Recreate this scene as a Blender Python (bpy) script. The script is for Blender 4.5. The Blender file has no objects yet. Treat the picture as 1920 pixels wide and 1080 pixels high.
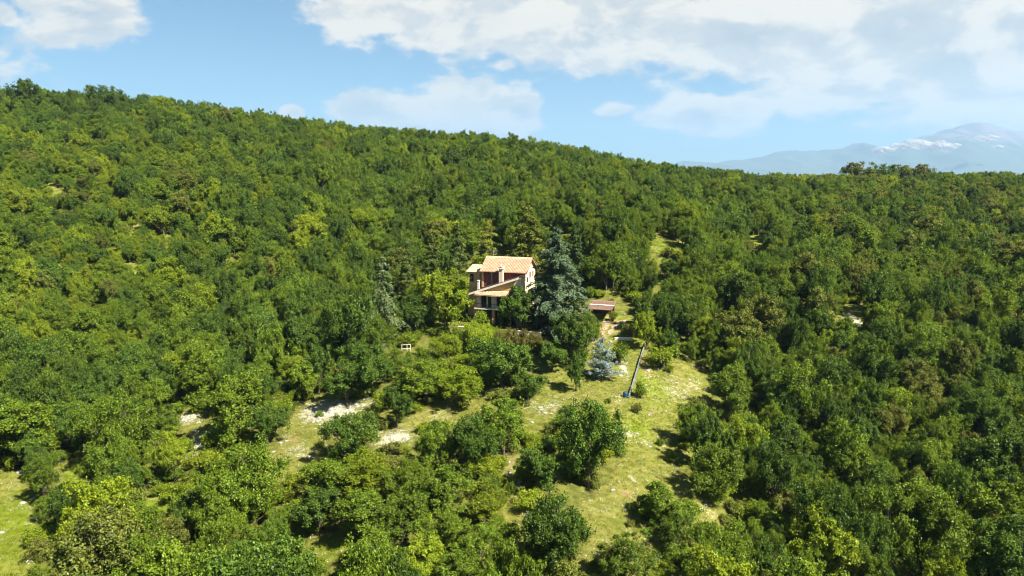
import bpy, math, random
import numpy as np
from mathutils import Vector, Matrix

R = math.radians
rng = np.random.default_rng(7)
random.seed(7)
SC = bpy.context.scene
COL = SC.collection

# ------------------------------------------------------------------ camera
FPX = 1280.0                       # focal length in photo pixels (24 mm equivalent)
PITCH = R(9.1)
cam = bpy.data.cameras.new('camera')
cam.sensor_width = 36.0
cam.lens = 36.0 * FPX / 1920.0
cam.clip_start = 0.5
cam.clip_end = 60000.0
cam_o = bpy.data.objects.new('camera', cam)
COL.objects.link(cam_o)
cam_o.location = (0, 0, 0)
cam_o.rotation_euler = (R(90) - PITCH, 0, 0)
SC.camera = cam_o

# ------------------------------------------------------------------ world, sun, exposure
SUN_EL, SUN_AZ = R(50), R(125)      # azimuth clockwise from +Y (the view direction)
SKY_STRENGTH = 0.05
SC.view_settings.view_transform = 'Standard'
SC.view_settings.look = 'None'
SC.view_settings.gamma = 1.0
SC.view_settings.use_curve_mapping = False
SC.view_settings.exposure = 2.0
sun = bpy.data.lights.new('sun', 'SUN')
sun.energy = 5.0
sun.angle = R(0.53)
sun.color = (1.0, 0.95, 0.86)
sun_o = bpy.data.objects.new('sun', sun)
COL.objects.link(sun_o)
sdir = Vector((math.sin(SUN_AZ) * math.cos(SUN_EL), math.cos(SUN_AZ) * math.cos(SUN_EL), math.sin(SUN_EL)))
sun_o.rotation_euler = sdir.to_track_quat('Z', 'Y').to_euler()
sun_o.location = sdir * 300


class NT:
    """tiny helper round a node tree"""
    def __init__(s, tree):
        s.t = tree; tree.nodes.clear()

    def n(s, kind, **kw):
        nd = s.t.nodes.new(kind)
        for k, v in kw.items():
            setattr(nd, k, v)
        return nd

    def set(s, sock, v):
        if isinstance(v, bpy.types.NodeSocket):
            s.t.links.new(v, sock)
        else:
            sock.default_value = v

    def math(s, op, a, b=None, c=None, clamp=False):
        nd = s.n('ShaderNodeMath', operation=op, use_clamp=clamp)
        s.set(nd.inputs[0], a)
        if b is not None: s.set(nd.inputs[1], b)
        if c is not None: s.set(nd.inputs[2], c)
        return nd.outputs[0]

    def smooth(s, x, lo, hi, a=0.0, b=1.0):
        nd = s.n('ShaderNodeMapRange', interpolation_type='SMOOTHSTEP')
        s.set(nd.inputs[0], x); s.set(nd.inputs[1], lo); s.set(nd.inputs[2], hi)
        s.set(nd.inputs[3], a); s.set(nd.inputs[4], b)
        return nd.outputs[0]

    def noise(s, vec, scale, detail=4.0, rough=0.55, dist=0.0):
        nd = s.n('ShaderNodeTexNoise')
        if vec is not None: s.set(nd.inputs['Vector'], vec)
        nd.inputs['Scale'].default_value = scale
        nd.inputs['Detail'].default_value = detail
        nd.inputs['Roughness'].default_value = rough
        nd.inputs['Distortion'].default_value = dist
        return nd.outputs['Fac']

    def mix(s, f, a, b, mode='MIX'):
        nd = s.n('ShaderNodeMix', data_type='RGBA', blend_type=mode)
        s.set(nd.inputs[0], f); s.set(nd.inputs[6], a); s.set(nd.inputs[7], b)
        return nd.outputs[2]


def px_ray(px, py):
    a = (px - 960.0) / FPX; b = (540.0 - py) / FPX
    return np.array((a, math.cos(PITCH) + b * math.sin(PITCH), -math.sin(PITCH) + b * math.cos(PITCH)))


def azel(px, py):
    d = px_ray(px, py)
    return math.atan2(d[0], d[1]), math.atan2(d[2], math.hypot(d[0], d[1]))


world = bpy.data.worlds.new('World')
SC.world = world
world.use_nodes = True
W = NT(world.node_tree)
sky = W.n('ShaderNodeTexSky', sky_type='NISHITA')
sky.sun_disc = False
sky.sun_elevation = SUN_EL
sky.sun_rotation = SUN_AZ
sky.altitude = 900
sky.air_density = 1.0
sky.dust_density = 0.3
sky.ozone_density = 1.3
tc = W.n('ShaderNodeTexCoord').outputs['Generated']
sep = W.n('ShaderNodeSeparateXYZ'); W.set(sep.inputs[0], tc)
sx, sy, sz = sep.outputs
w_az = W.math('ARCTAN2', sx, sy)
w_el = W.math('ARCSINE', sz)
cmb = W.n('ShaderNodeCombineXYZ')
W.set(cmb.inputs[0], w_az); W.set(cmb.inputs[1], W.math('MULTIPLY', w_el, 1.9)); W.set(cmb.inputs[2], 0.37)
cvec = cmb.outputs[0]
n_big = W.noise(cvec, 6.0, 10, 0.58, 0.25)
n_fine = W.noise(cvec, 19.0, 9, 0.62, 0.2)
# cumulus banks: (photo x, y, half width, half height, weight) -> direction on the sky
CLOUDS = [
    (700, 10, 130, 60, 1.0), (900, 35, 230, 75, 1.0), (1130, 55, 260, 85, 1.05), (1380, 70, 240, 95, 1.05),
    (1650, 60, 280, 120, 1.05), (1850, 110, 220, 120, 1.0), (1560, 165, 170, 45, .85), (1800, 190, 60, 26, .8),
    (2150, 60, 330, 160, 1.0),
    (880, 205, 122, 74, 1.2), (700, 203, 100, 42, 1.1), (975, 212, 52, 56, 1.1), (830, 250, 170, 40, .8),
    (1320, 214, 130, 44, 1.25), (1385, 204, 72, 38, 1.2), (150, 28, 95, 55, 1.0), (195, 55, 55, 28, .8), (5, 25, 26, 18, .8), (548, 214, 26, 20, 1.5),
    (945, 122, 36, 16, .7), (1150, 205, 40, 13, .6),
    (-500, 90, 300, 90, .9), (2700, 200, 250, 80, .9), (300, -420, 420, 150, .9), (1300, -500, 500, 170, .9)]
base = None
for (cx, cy, rx, ry, wt) in CLOUDS:
    a0, e0 = azel(cx, cy)
    a1, _ = azel(cx + 1, cy)
    ra = max(rx / FPX * 0.97, 0.004); re = max(ry / FPX * 0.97, 0.004)
    u = W.math('MULTIPLY', W.math('SUBTRACT', w_az, a0), 1 / ra)
    v = W.math('MULTIPLY', W.math('SUBTRACT', w_el, e0), 1 / re)
    d2 = W.math('ADD', W.math('MULTIPLY', u, u), W.math('MULTIPLY', v, v))
    g = W.math('MULTIPLY', W.math('SUBTRACT', 1.0, W.math('SQRT', d2)), 0.72 * wt)
    base = g if base is None else W.math('SMOOTH_MAX', base, g, 0.12)
# beyond the photograph the same broken cumulus goes on all round
rest = W.math('SUBTRACT', W.noise(cvec, 2.2, 3, 0.5), 0.66)
behind = W.smooth(W.math('ABSOLUTE', w_az), 0.95, 1.3)
rest = W.math('SUBTRACT', rest, W.math('MULTIPLY', W.math('SUBTRACT', 1.0, behind), 1.0))
base = W.math('MAXIMUM', base, W.math('MULTIPLY', rest, 2.0))
dens = W.math('ADD', base, W.math('MULTIPLY', W.math('SUBTRACT', n_big, 0.5), 0.95))
dens = W.math('ADD', dens, W.math('MULTIPLY', W.math('SUBTRACT', n_fine, 0.5), 1.05))
mask = W.smooth(dens, -0.06, 0.22)
# thin veil low over the horizon
veil_n = W.noise(cvec, 3.0, 6, 0.6)
mask = W.math('MULTIPLY', mask, 0.93)
# cloud shade: the body is a little greyer, cream on the lit billows
cv2 = W.n('ShaderNodeVectorMath', operation='ADD'); W.set(cv2.inputs[0], cvec); cv2.inputs[1].default_value = (0.025, 0.04, 0)
n_off = W.noise(cv2.outputs[0], 6.0, 10, 0.58, 0.25)
lit = W.smooth(W.math('SUBTRACT', n_big, n_off), -0.06, 0.07)
lit2 = W.math('ADD', W.math('MULTIPLY', lit, 0.75), W.math('MULTIPLY', W.smooth(dens, 0.9, 0.15), 0.5), clamp=True)
ccol = W.mix(lit2, (0.50, 0.515, 0.50, 1), (1.0, 0.875, 0.68, 1))
bg1 = W.n('ShaderNodeBackground'); W.set(bg1.inputs[0], W.mix(1.0, sky.outputs[0], (0.38, 0.54, 0.575, 1), "MULTIPLY")); bg1.inputs[1].default_value = SKY_STRENGTH
bg2 = W.n('ShaderNodeBackground'); W.set(bg2.inputs[0], ccol); bg2.inputs[1].default_value = 0.282
mx = W.n('ShaderNodeMixShader')
W.set(mx.inputs[0], mask); W.set(mx.inputs[1], bg1.outputs[0]); W.set(mx.inputs[2], bg2.outputs[0])
wo = W.n('ShaderNodeOutputWorld'); W.set(wo.inputs[0], mx.outputs[0])

SC.render.engine = 'CYCLES'
SC.cycles.max_bounces = 6
SC.cycles.diffuse_bounces = 3
SC.cycles.glossy_bounces = 2
SC.cycles.transmission_bounces = 3
SC.cycles.volume_bounces = 1
SC.cycles.use_denoising = True
SC.cycles.sample_clamp_indirect = 4.0
SC.cycles.filter_width = 1.05


# ------------------------------------------------------------------ mesh helpers
def np_mesh(name, verts, quads, mats, midx=None, var=None, smooth=False):
    verts = np.asarray(verts, np.float32); quads = np.asarray(quads, np.int32)
    me = bpy.data.meshes.new(name)
    me.vertices.add(len(verts)); me.vertices.foreach_set('co', verts.ravel())
    nf, k = quads.shape
    me.loops.add(nf * k); me.loops.foreach_set('vertex_index', quads.ravel())
    me.polygons.add(nf); me.polygons.foreach_set('loop_start', np.arange(0, nf * k, k, dtype=np.int32))
    for m in mats: me.materials.append(m)
    if midx is not None: me.polygons.foreach_set('material_index', np.asarray(midx, np.int32))
    if smooth: me.polygons.foreach_set('use_smooth', np.ones(nf, bool))
    if var is not None:
        for key, arr in (var.items() if isinstance(var, dict) else [('var', var)]):
            at = me.attributes.new(key, 'FLOAT', 'POINT'); at.data.foreach_set('value', np.asarray(arr, np.float32))
    me.update(calc_edges=True)
    return me


class MB:
    """collects polygons of any size for ONE mesh object"""
    def __init__(s): s.v = []; s.f = []

    def poly(s, pts):
        i = len(s.v); s.v += [tuple(p) for p in pts]; s.f.append(tuple(range(i, i + len(pts)))); return s

    def box(s, x0, x1, y0, y1, z0, z1):
        c = [(x0, y0, z0), (x1, y0, z0), (x1, y1, z0), (x0, y1, z0), (x0, y0, z1), (x1, y0, z1), (x1, y1, z1), (x0, y1, z1)]
        return s.hexa(c)

    def hexa(s, c):
        i = len(s.v); s.v += [tuple(p) for p in c]
        s.f += [tuple(i + k for k in q) for q in ((0, 3, 2, 1), (4, 5, 6, 7), (0, 1, 5, 4), (1, 2, 6, 5), (2, 3, 7, 6), (3, 0, 4, 7))]
        return s

    def prism(s, outline, axis, lo, hi):
        """outline of 2D points swept along an axis"""
        def pt(p, t):
            return {'x': (t, p[0], p[1]), 'y': (p[0], t, p[1]), 'z': (p[0], p[1], t)}[axis]
        n = len(outline); i = len(s.v)
        s.v += [pt(p, lo) for p in outline] + [pt(p, hi) for p in outline]
        s.f.append(tuple(i + k for k in range(n))[::-1]); s.f.append(tuple(i + n + k for k in range(n)))
        for k in range(n):
            q = (k + 1) % n; s.f.append((i + k, i + q, i + n + q, i + n + k))
        return s

    def tube(s, pts, rad, n=8, caps=True):
        V, Q = tube_np(pts, rad, n)
        i = len(s.v); s.v += [tuple(p) for p in V]; s.f += [tuple(int(a) + i for a in q) for q in Q]
        if caps:
            m = len(pts)
            s.f.append(tuple(i + k for k in range(n))[::-1]); s.f.append(tuple(i + (m - 1) * n + k for k in range(n)))
        return s

    def build(s, name, mat, parent=None, bevel=0.0, smooth=False):
        me = bpy.data.meshes.new(name); me.from_pydata(s.v, [], s.f); me.materials.append(mat)
        import bmesh
        bm = bmesh.new(); bm.from_mesh(me); bmesh.ops.recalc_face_normals(bm, faces=bm.faces)
        if bevel: bmesh.ops.bevel(bm, geom=list(bm.edges), offset=bevel, segments=1, affect='EDGES', clamp_overlap=True)
        bm.to_mesh(me); bm.free()
        if smooth: me.polygons.foreach_set('use_smooth', [True] * len(me.polygons))
        return link(name, me, parent)


def link(name, data, parent=None):
    o = bpy.data.objects.new(name, data); COL.objects.link(o)
    if parent is not None: o.parent = parent
    return o


def tag(o, label=None, cat=None, group=None, kind=None):
    if label: o['label'] = label
    if cat: o['category'] = cat
    if group: o['group'] = group
    if kind: o['kind'] = kind
    return o


def empty(name, loc, rz=0.0):
    o = bpy.data.objects.new(name, None); COL.objects.link(o)
    o.location = loc; o.rotation_euler = (0, 0, rz); o.empty_display_size = 0.5
    return o


def norm(a):
    return a / np.maximum(np.linalg.norm(a, axis=-1, keepdims=True), 1e-9)


def tube_np(pts, rad, n=6):
    pts = np.asarray(pts, float); m = len(pts)
    rad = np.broadcast_to(np.asarray(rad, float), (m,))
    t = norm(np.gradient(pts, axis=0))
    ref = np.array((0, 0, 1.0)) if abs(t[0][2]) < 0.8 else np.array((1.0, 0, 0))
    u = norm(np.cross(t, ref)); v = np.cross(t, u)
    ang = np.arange(n) * 2 * math.pi / n
    V = pts[:, None, :] + rad[:, None, None] * (np.cos(ang)[None, :, None] * u[:, None, :] + np.sin(ang)[None, :, None] * v[:, None, :])
    Q = [(a * n + k, a * n + (k + 1) % n, (a + 1) * n + (k + 1) % n, (a + 1) * n + k) for a in range(m - 1) for k in range(n)]
    return V.reshape(-1, 3), np.array(Q, np.int32)


def leaf_quads(P, N, size, T=None, aspect=0.62, fold=0.10, r=rng):
    n = len(P)
    if T is None: T = r.normal(size=(n, 3))
    T = norm(T - (T * N).sum(1, keepdims=True) * N); B = np.cross(N, T)
    s = np.broadcast_to(size, (n,))[:, None]
    V = np.stack([P - T * s * .5, P + B * s * .5 * aspect + N * s * fold, P + T * s * .5, P - B * s * .5 * aspect + N * s * fold], 1)
    return V.reshape(-1, 3), np.arange(4 * n, dtype=np.int32).reshape(n, 4)


# ------------------------------------------------------------------ materials
def material(name):
    m = bpy.data.materials.new(name); m.use_nodes = True
    return m, NT(m.node_tree)


def plain(name, col, rough=0.8, vary=0.12, scale=3.0, bump=0.0, bscale=30.0, spec=0.3, dirt=None):
    """painted or mineral surface with grain and slight weathering"""
    m, t = material(name)
    g = t.n('ShaderNodeTexCoord').outputs['Object']
    n1 = t.noise(g, scale, 5, 0.6)
    dark = tuple(c * (1 - vary * 2) for c in col) + (1,)
    light = tuple(min(1, c * (1 + vary)) for c in col) + (1,)
    c = t.mix(t.smooth(n1, 0.3, 0.7), dark, light)
    if dirt:
        c = t.mix(t.math('MULTIPLY', t.smooth(t.noise(g, scale * 0.4, 6, 0.65), 0.5, 0.75), dirt[1]), c, tuple(dirt[0]) + (1,))
    b = t.n('ShaderNodeBsdfPrincipled')
    t.set(b.inputs['Base Color'], c); b.inputs['Roughness'].default_value = rough
    b.inputs['Specular IOR Level'].default_value = spec
    if bump:
        bp = t.n('ShaderNodeBump'); bp.inputs['Strength'].default_value = bump; bp.inputs['Distance'].default_value = 0.02
        t.set(bp.inputs['Height'], t.noise(g, bscale, 4, 0.6)); t.set(b.inputs['Normal'], bp.outputs[0])
    o = t.n('ShaderNodeOutputMaterial'); t.set(o.inputs[0], b.outputs[0])
    return m


def leaf_mat(name, a, b, alt, transl=0.32, rnd=0.42, gloss=0.5):
    """leaf tissue: colour varies from leaf to leaf and from tree to tree; light passes through"""
    m, t = material(name)
    at = t.n('ShaderNodeAttribute', attribute_name='var').outputs['Fac']
    oi = t.n('ShaderNodeObjectInfo')
    rr = oi.outputs['Random']
    c = t.mix(at, a + (1,), b + (1,))
    c = t.mix(t.math('MULTIPLY', t.smooth(rr, 0.25, 1.0), 0.55), c, alt + (1,))
    hs = t.n('ShaderNodeHueSaturation')
    t.set(hs.inputs['Color'], c)
    t.set(hs.inputs['Value'], t.math('ADD', 1 - rnd * .5, t.math('MULTIPLY', t.math('FRACT', t.math('MULTIPLY', rr, 7.31)), rnd)))
    df = t.n('ShaderNodeBsdfDiffuse'); t.set(df.inputs[0], hs.outputs[0])
    tr = t.n('ShaderNodeBsdfTranslucent')
    t.set(tr.inputs[0], t.mix(1.0, hs.outputs[0], (1.45, 1.35, 0.6, 1), 'MULTIPLY'))
    m1 = t.n('ShaderNodeMixShader'); m1.inputs[0].default_value = transl
    t.set(m1.inputs[1], df.outputs[0]); t.set(m1.inputs[2], tr.outputs[0])
    gl = t.n('ShaderNodeBsdfGlossy'); gl.inputs['Roughness'].default_value = 0.45; gl.inputs[0].default_value = (1, 1, 1, 1)
    m2 = t.n('ShaderNodeMixShader'); m2.inputs[0].default_value = 0.02 * gloss
    t.set(m2.inputs[1], m1.outputs[0]); t.set(m2.inputs[2], gl.outputs[0])
    o = t.n('ShaderNodeOutputMaterial'); t.set(o.inputs[0], m2.outputs[0])
    return m


M = {}
M['bark'] = plain('bark', (0.10, 0.075, 0.052), 0.9, 0.3, 4, 0.8, 18)
M['bark_pine'] = plain('bark_pine', (0.15, 0.095, 0.065), 0.9, 0.3, 4, 0.8, 18)
M['leaf_mid'] = leaf_mat('leaf_mid', (0.032, 0.068, 0.006), (0.165, 0.230, 0.014), (0.13, 0.175, 0.011))
M['leaf_yellow'] = leaf_mat('leaf_yellow', (0.065, 0.108, 0.006), (0.225, 0.275, 0.012), (0.19, 0.220, 0.012), 0.38)
M['leaf_deep'] = leaf_mat('leaf_deep', (0.022, 0.050, 0.007), (0.105, 0.165, 0.015), (0.060, 0.105, 0.012))
M['leaf_olive'] = leaf_mat('leaf_olive', (0.048, 0.068, 0.010), (0.180, 0.200, 0.028), (0.150, 0.150, 0.026))
M['leaf_bright'] = leaf_mat('leaf_bright', (0.085, 0.130, 0.008), (0.25, 0.300, 0.013), (0.22, 0.27, 0.012), 0.42)
M['needle_blue'] = leaf_mat('needle_blue', (0.026, 0.058, 0.024), (0.130, 0.178, 0.095), (0.08, 0.12, 0.055), 0.2)
M['needle_silver'] = leaf_mat('needle_silver', (0.10, 0.155, 0.140), (0.26, 0.335, 0.305), (0.19, 0.25, 0.225), 0.2)
M['needle_grey'] = leaf_mat('needle_grey', (0.060, 0.100, 0.025), (0.150, 0.195, 0.075), (0.12, 0.16, 0.05), 0.25)
M['needle_dark'] = leaf_mat('needle_dark', (0.025, 0.055, 0.016), (0.070, 0.110, 0.022), (0.11, 0.135, 0.020), 0.2)
M['needle_gold'] = leaf_mat('needle_gold', (0.09, 0.115, 0.014), (0.165, 0.180, 0.022), (0.15, 0.16, 0.020), 0.3)
M['hedge'] = leaf_mat('hedge', (0.115, 0.105, 0.018), (0.190, 0.165, 0.035), (0.13, 0.12, 0.02), 0.3)
M['grass'] = leaf_mat('grass_blade', (0.125, 0.155, 0.014), (0.235, 0.225, 0.045), (0.25, 0.215, 0.055), 0.4, 0.3, 0.3)
M['grass_lush'] = leaf_mat('grass_lush', (0.115, 0.175, 0.005), (0.195, 0.250, 0.009), (0.17, 0.22, 0.008), 0.4, 0.3, 0.3)
M['petal'] = plain('petal', (0.62, 0.59, 0.51), 0.8, 0.1, 2)
M['stone'] = plain('stone', (0.30, 0.28, 0.24), 0.9, 0.2, 2, 0.6, 9)
M['plaster'] = plain('plaster', (0.62, 0.47, 0.31), 0.9, 0.05, 1.2, 0.25, 25, dirt=((0.55, 0.47, 0.38), 0.45))
M['plaster_orange_and_bounce'] = plain('plaster_orange_and_bounce', (0.62, 0.36, 0.14), 0.9, 0.08, 1.2, 0.25, 25, dirt=((0.5, 0.27, 0.12), 0.4))  # orange plaster; on the wing it also stands for light bounced off tiles
M['plaster_pink'] = plain('plaster_pink', (0.68, 0.52, 0.40), 0.9, 0.06, 1.5, 0.2, 25, dirt=((0.5, 0.36, 0.26), 0.4))
M['red_board'] = plain('red_board', (0.20, 0.055, 0.040), 0.75, 0.2, 3, 0.3, 20)
M['white_trim'] = plain('white_trim', (0.72, 0.62, 0.50), 0.7, 0.06, 3, dirt=((0.45, 0.38, 0.3), 0.4))
M['dark_wood'] = plain('dark_wood', (0.09, 0.045, 0.025), 0.7, 0.25, 5, 0.3, 20)
M['brown_wood'] = plain('brown_wood', (0.28, 0.15, 0.085), 0.8, 0.25, 4, 0.4, 20)
M['metal_grey'] = plain('metal_grey', (0.35, 0.35, 0.34), 0.5, 0.1, 3)
M['concrete'] = plain('concrete', (0.13, 0.14, 0.12), 0.9, 0.15, 1.2, 0.4, 12, dirt=((0.25, 0.26, 0.2), 0.5))
M['blue_plastic'] = plain('blue_plastic', (0.012, 0.05, 0.075), 0.4, 0.1, 3)
M['paving'] = plain('paving', (0.52, 0.36, 0.27), 0.9, 0.12, 2, 0.3, 10)
M['recess_shade'] = plain('recess_shade', (0.035, 0.028, 0.024), 0.9, 0.2, 2)  # near-black colour painted in place of the shade in recesses and openings


def glass():
    m, t = material('window_glass')
    b = t.n('ShaderNodeBsdfPrincipled')
    b.inputs['Base Color'].default_value = (0.015, 0.018, 0.022, 1); b.inputs['Roughness'].default_value = 0.05
    b.inputs['Specular IOR Level'].default_value = 0.6
    o = t.n('ShaderNodeOutputMaterial'); t.set(o.inputs[0], b.outputs[0]); return m


M['glass'] = glass()


def tile_mat(name, c1, c2, c3):
    """fired clay: each tile has its own tone (cell noise), lichen in patches"""
    m, t = material(name)
    g = t.n('ShaderNodeTexCoord').outputs['Object']
    vo = t.n('ShaderNodeTexVoronoi'); vo.inputs['Scale'].default_value = 3.2; t.set(vo.inputs['Vector'], g)
    sv = t.n('ShaderNodeSeparateColor'); t.set(sv.inputs[0], vo.outputs['Color'])
    c = t.mix(sv.outputs[0], c1 + (1,), c2 + (1,))
    c = t.mix(t.smooth(t.noise(g, 0.9, 5, 0.7), 0.52, 0.72), c, c3 + (1,))
    b = t.n('ShaderNodeBsdfPrincipled'); t.set(b.inputs['Base Color'], c); b.inputs['Roughness'].default_value = 0.85
    b.inputs['Specular IOR Level'].default_value = 0.25
    o = t.n('ShaderNodeOutputMaterial'); t.set(o.inputs[0], b.outputs[0]); return m


M['tile'] = tile_mat('clay_tile', (0.48, 0.27, 0.155), (0.62, 0.41, 0.26), (0.46, 0.31, 0.20))
M['tile_old'] = tile_mat('old_clay_tile', (0.115, 0.068, 0.047), (0.19, 0.112, 0.078), (0.16, 0.115, 0.085))


# ------------------------------------------------------------------ terrain
def ctl(px, py, Y, drop=0.0):
    d = px_ray(px, py); k = Y / d[1]
    return (d[0] * k, Y, d[2] * k - drop)


T = 6.8     # canopy height taken off where the photograph shows tree tops
CTL = [ctl(*c) for c in [
    # centre column: meadow spur, house, hill behind
    (960, 1080, 62), (1100, 915, 77), (960, 900, 79), (1000, 760, 99), (1090, 735, 103), (950, 640, 124), (930, 603, 132),
    (1060, 620, 130), (960, 480, 152, T + 2), (960, 370, 205, T), (960, 300, 258, T), (960, 266, 300, T),
    # meadow left
    (640, 760, 101), (560, 800, 95), (380, 820, 92), (520, 900, 80), (640, 1030, 66), (760, 800, 93),
    # right meadow
    (1270, 720, 109), (1180, 745, 103), (1220, 640, 124), (1300, 900, 79), (1210, 1060, 63), (1140, 590, 135),
    (1150, 405, 188), (1245, 465, 163), (1600, 600, 128), (1495, 568, 135),
    # left flank
    (100, 178, 310, T), (100, 230, 258, T), (100, 300, 208, T), (100, 500, 143, T), (100, 700, 102, T), (100, 900, 76, T), (40, 1010, 67),
    (420, 213, 305, T), (420, 300, 222, T), (420, 500, 147, T), (420, 680, 107, T), (300, 1000, 68, T),
    (640, 252, 300, T), (640, 350, 212, T), (640, 520, 146, T), (700, 640, 122),
    # right flank
    (1300, 328, 300, T), (1420, 336, 340, T), (1300, 400, 200, T), (1400, 480, 156, T), (1420, 620, 121, T), (1420, 760, 96, T), (1420, 920, 76, T), (1450, 1060, 63, T),
    (1850, 336, 345, T), (1850, 400, 212, T), (1850, 500, 154, T), (1850, 700, 102, T), (1850, 900, 77, T), (1850, 1060, 65, T),
    (1600, 340, 370, T), (1600, 400, 208, T), (1640, 500, 153, T), (1640, 760, 95, T), (1640, 960, 73, T)]]
CTL += [(0, 0, -50), (-90, 0, -52), (90, 0, -56), (0, -70, -54), (-180, 60, -40), (190, 60, -52), (-330, 150, -2), (330, 150, -34), (-330, 300, 26), (340, 300, -14),
        (0, 380, 4), (-160, 400, 22), (-350, 430, 22), (150, 430, -12), (350, 430, -16), (0, 560, -45), (-300, 560, -25), (300, 560, -40), (180, 480, -18), (-420, -60, -30), (420, -60, -60)]
CP = np.array(CTL)


def _k(r): return np.where(r > 1e-9, r * r * np.log(np.maximum(r, 1e-9)), 0.0)


_XY = CP[:, :2] / 100.0
_n = len(CP)
_A = np.zeros((_n + 3, _n + 3))
_A[:_n, :_n] = _k(np.linalg.norm(_XY[:, None] - _XY[None], axis=2)) + np.eye(_n) * 0.012
_A[:_n, _n] = 1; _A[:_n, _n + 1:] = _XY; _A[_n, :_n] = 1; _A[_n + 1:, :_n] = _XY.T
_w = np.linalg.solve(_A, np.concatenate([CP[:, 2], np.zeros(3)]))


def height(x, y):
    x = np.atleast_1d(np.asarray(x, float)); y = np.atleast_1d(np.asarray(y, float))
    out = np.empty(x.size); xf = x.ravel() / 100; yf = y.ravel() / 100
    for i in range(0, x.size, 20000):
        q = np.stack([xf[i:i + 20000], yf[i:i + 20000]], 1)
        out[i:i + 20000] = _k(np.linalg.norm(q[:, None] - _XY[None], axis=2)) @ _w[:_n] + _w[_n] + q @ _w[_n + 1:]
    X, Yv = xf * 100, yf * 100
    out += 0.35 * np.sin(X * .21 + 1.3) * np.sin(Yv * .17 + .4) + 0.12 * np.sin(X * .63 + Yv * .4) * np.sin(Yv * .55 - X * .2)
    # level platform under the house and its terrace
    hx, hy = X + 1.0, Yv - 133.0
    f = np.clip(1.6 - np.sqrt((hx / 13) ** 2 + (hy / 10) ** 2), 0, 1); f = f * f * (3 - 2 * f)
    out = out * (1 - f) + (-28.3) * f
    return out.reshape(x.shape)


def hit(px, py):
    """the point of the ground that a photo pixel looks at"""
    d = px_ray(px, py); Y = np.arange(40, 480, 0.25); k = Y / d[1]
    z = height(d[0] * k, Y); below = np.nonzero(d[2] * k <= z)[0]
    i = below[0] if len(below) else len(Y) - 1
    return np.array((d[0] * k[i], Y[i], z[i]))


def project(P):
    P = np.asarray(P, float)
    c, s = math.cos(PITCH), math.sin(PITCH)
    depth = P[..., 1] * c - P[..., 2] * s
    up = P[..., 1] * s + P[..., 2] * c
    depth = np.maximum(depth, 1e-3)
    return 960 + FPX * P[..., 0] / depth, 540 - FPX * up / depth


def in_poly(px, py, poly):
    res = np.zeros(px.shape, bool); n = len(poly)
    for i in range(n):
        x0, y0 = poly[i]; x1, y1 = poly[(i + 1) % n]
        c = ((y0 > py) != (y1 > py)) & (px < (x1 - x0) * (py - y0) / ((y1 - y0) if y1 != y0 else 1e-9) + x0)
        res ^= c
    return res


def poly_dist(px, py, poly):
    d = np.full(px.shape, 1e9); n = len(poly)
    for i in range(n):
        a = np.array(poly[i]); b = np.array(poly[(i + 1) % n]); ab = b - a
        t = np.clip(((px - a[0]) * ab[0] + (py - a[1]) * ab[1]) / max((ab ** 2).sum(), 1e-9), 0, 1)
        d = np.minimum(d, np.hypot(px - a[0] - t * ab[0], py - a[1] - t * ab[1]))
    return np.where(in_poly(px, py, poly), d, -d)


# open ground, traced in the photograph and laid on the terrain
OPEN_PX = [
    [(1032, 684), (1085, 690), (1120, 715), (1165, 757), (1205, 772), (1258, 790), (1265, 840), (1290, 890), (1335, 955), (1340, 990), (1300, 990), (1285, 935), (1210, 925),
     (1192, 970), (1215, 1025), (1235, 1085), (1075, 1085), (1112, 1010), (1098, 945), (1160, 905), (1168, 830), (1135, 765), (1070, 752), (1035, 800), (985, 850), (968, 800), (990, 752), (1022, 740)],
    [(1185, 757), (1200, 705), (1218, 668), (1258, 672), (1335, 697), (1322, 760), (1285, 772), (1255, 790)],
    [(540, 782), (612, 738), (640, 755), (720, 752), (712, 800), (668, 788), (628, 798), (600, 845), (560, 900), (486, 912), (502, 852), (545, 818)],
    [(772, 782), (865, 742), (902, 762), (895, 790), (858, 802), (792, 800), (760, 828), (712, 842), (704, 812), (745, 810)],
    [(336, 768), (372, 765), (415, 790), (420, 822), (372, 860), (345, 835)],
    [(-60, 876), (22, 884), (46, 940), (62, 1005), (66, 1100), (-60, 1100)], [(122, 872), (156, 864), (164, 900), (134, 908)],
    [(938, 884), (985, 852), (1000, 858), (962, 905), (1000, 935), (962, 1000), (944, 985)],
    [(592, 1012), (648, 1002), (642, 1040), (592, 1064)], [(255, 940), (300, 935), (330, 960), (280, 968)],
    [(1214, 456), (1240, 446), (1262, 450), (1280, 460), (1270, 484), (1256, 470), (1232, 474)], [(1128, 397), (1158, 397), (1160, 405), (1128, 406)],
    [(1406, 442), (1426, 444), (1424, 476), (1408, 470)], [(1482, 560), (1512, 566), (1506, 578)], [(1580, 576), (1602, 580), (1630, 572), (1604, 610), (1594, 606)],
    [(1680, 343), (1712, 343), (1710, 352), (1682, 352)]]
OPEN_XY = [[tuple(hit(*p)[:2]) for p in poly] for poly in OPEN_PX]
# the garden round the house: planted by hand, no wild trees
LAWN_PX = [(1108, 606), (1150, 592), (1190, 600), (1215, 640), (1212, 690), (1190, 757), (1160, 755), (1110, 712), (1096, 690), (1112, 650)]
GARDEN_PX = [(690, 600), (740, 585), (800, 590), (868, 500), (900, 470), (1012, 470), (1030, 440), (1065, 432), (1110, 530), (1160, 556), (1190, 592), (1215, 650), (1190, 760), (1040, 700),
             (1030, 760), (720, 765), (700, 700)]

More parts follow.
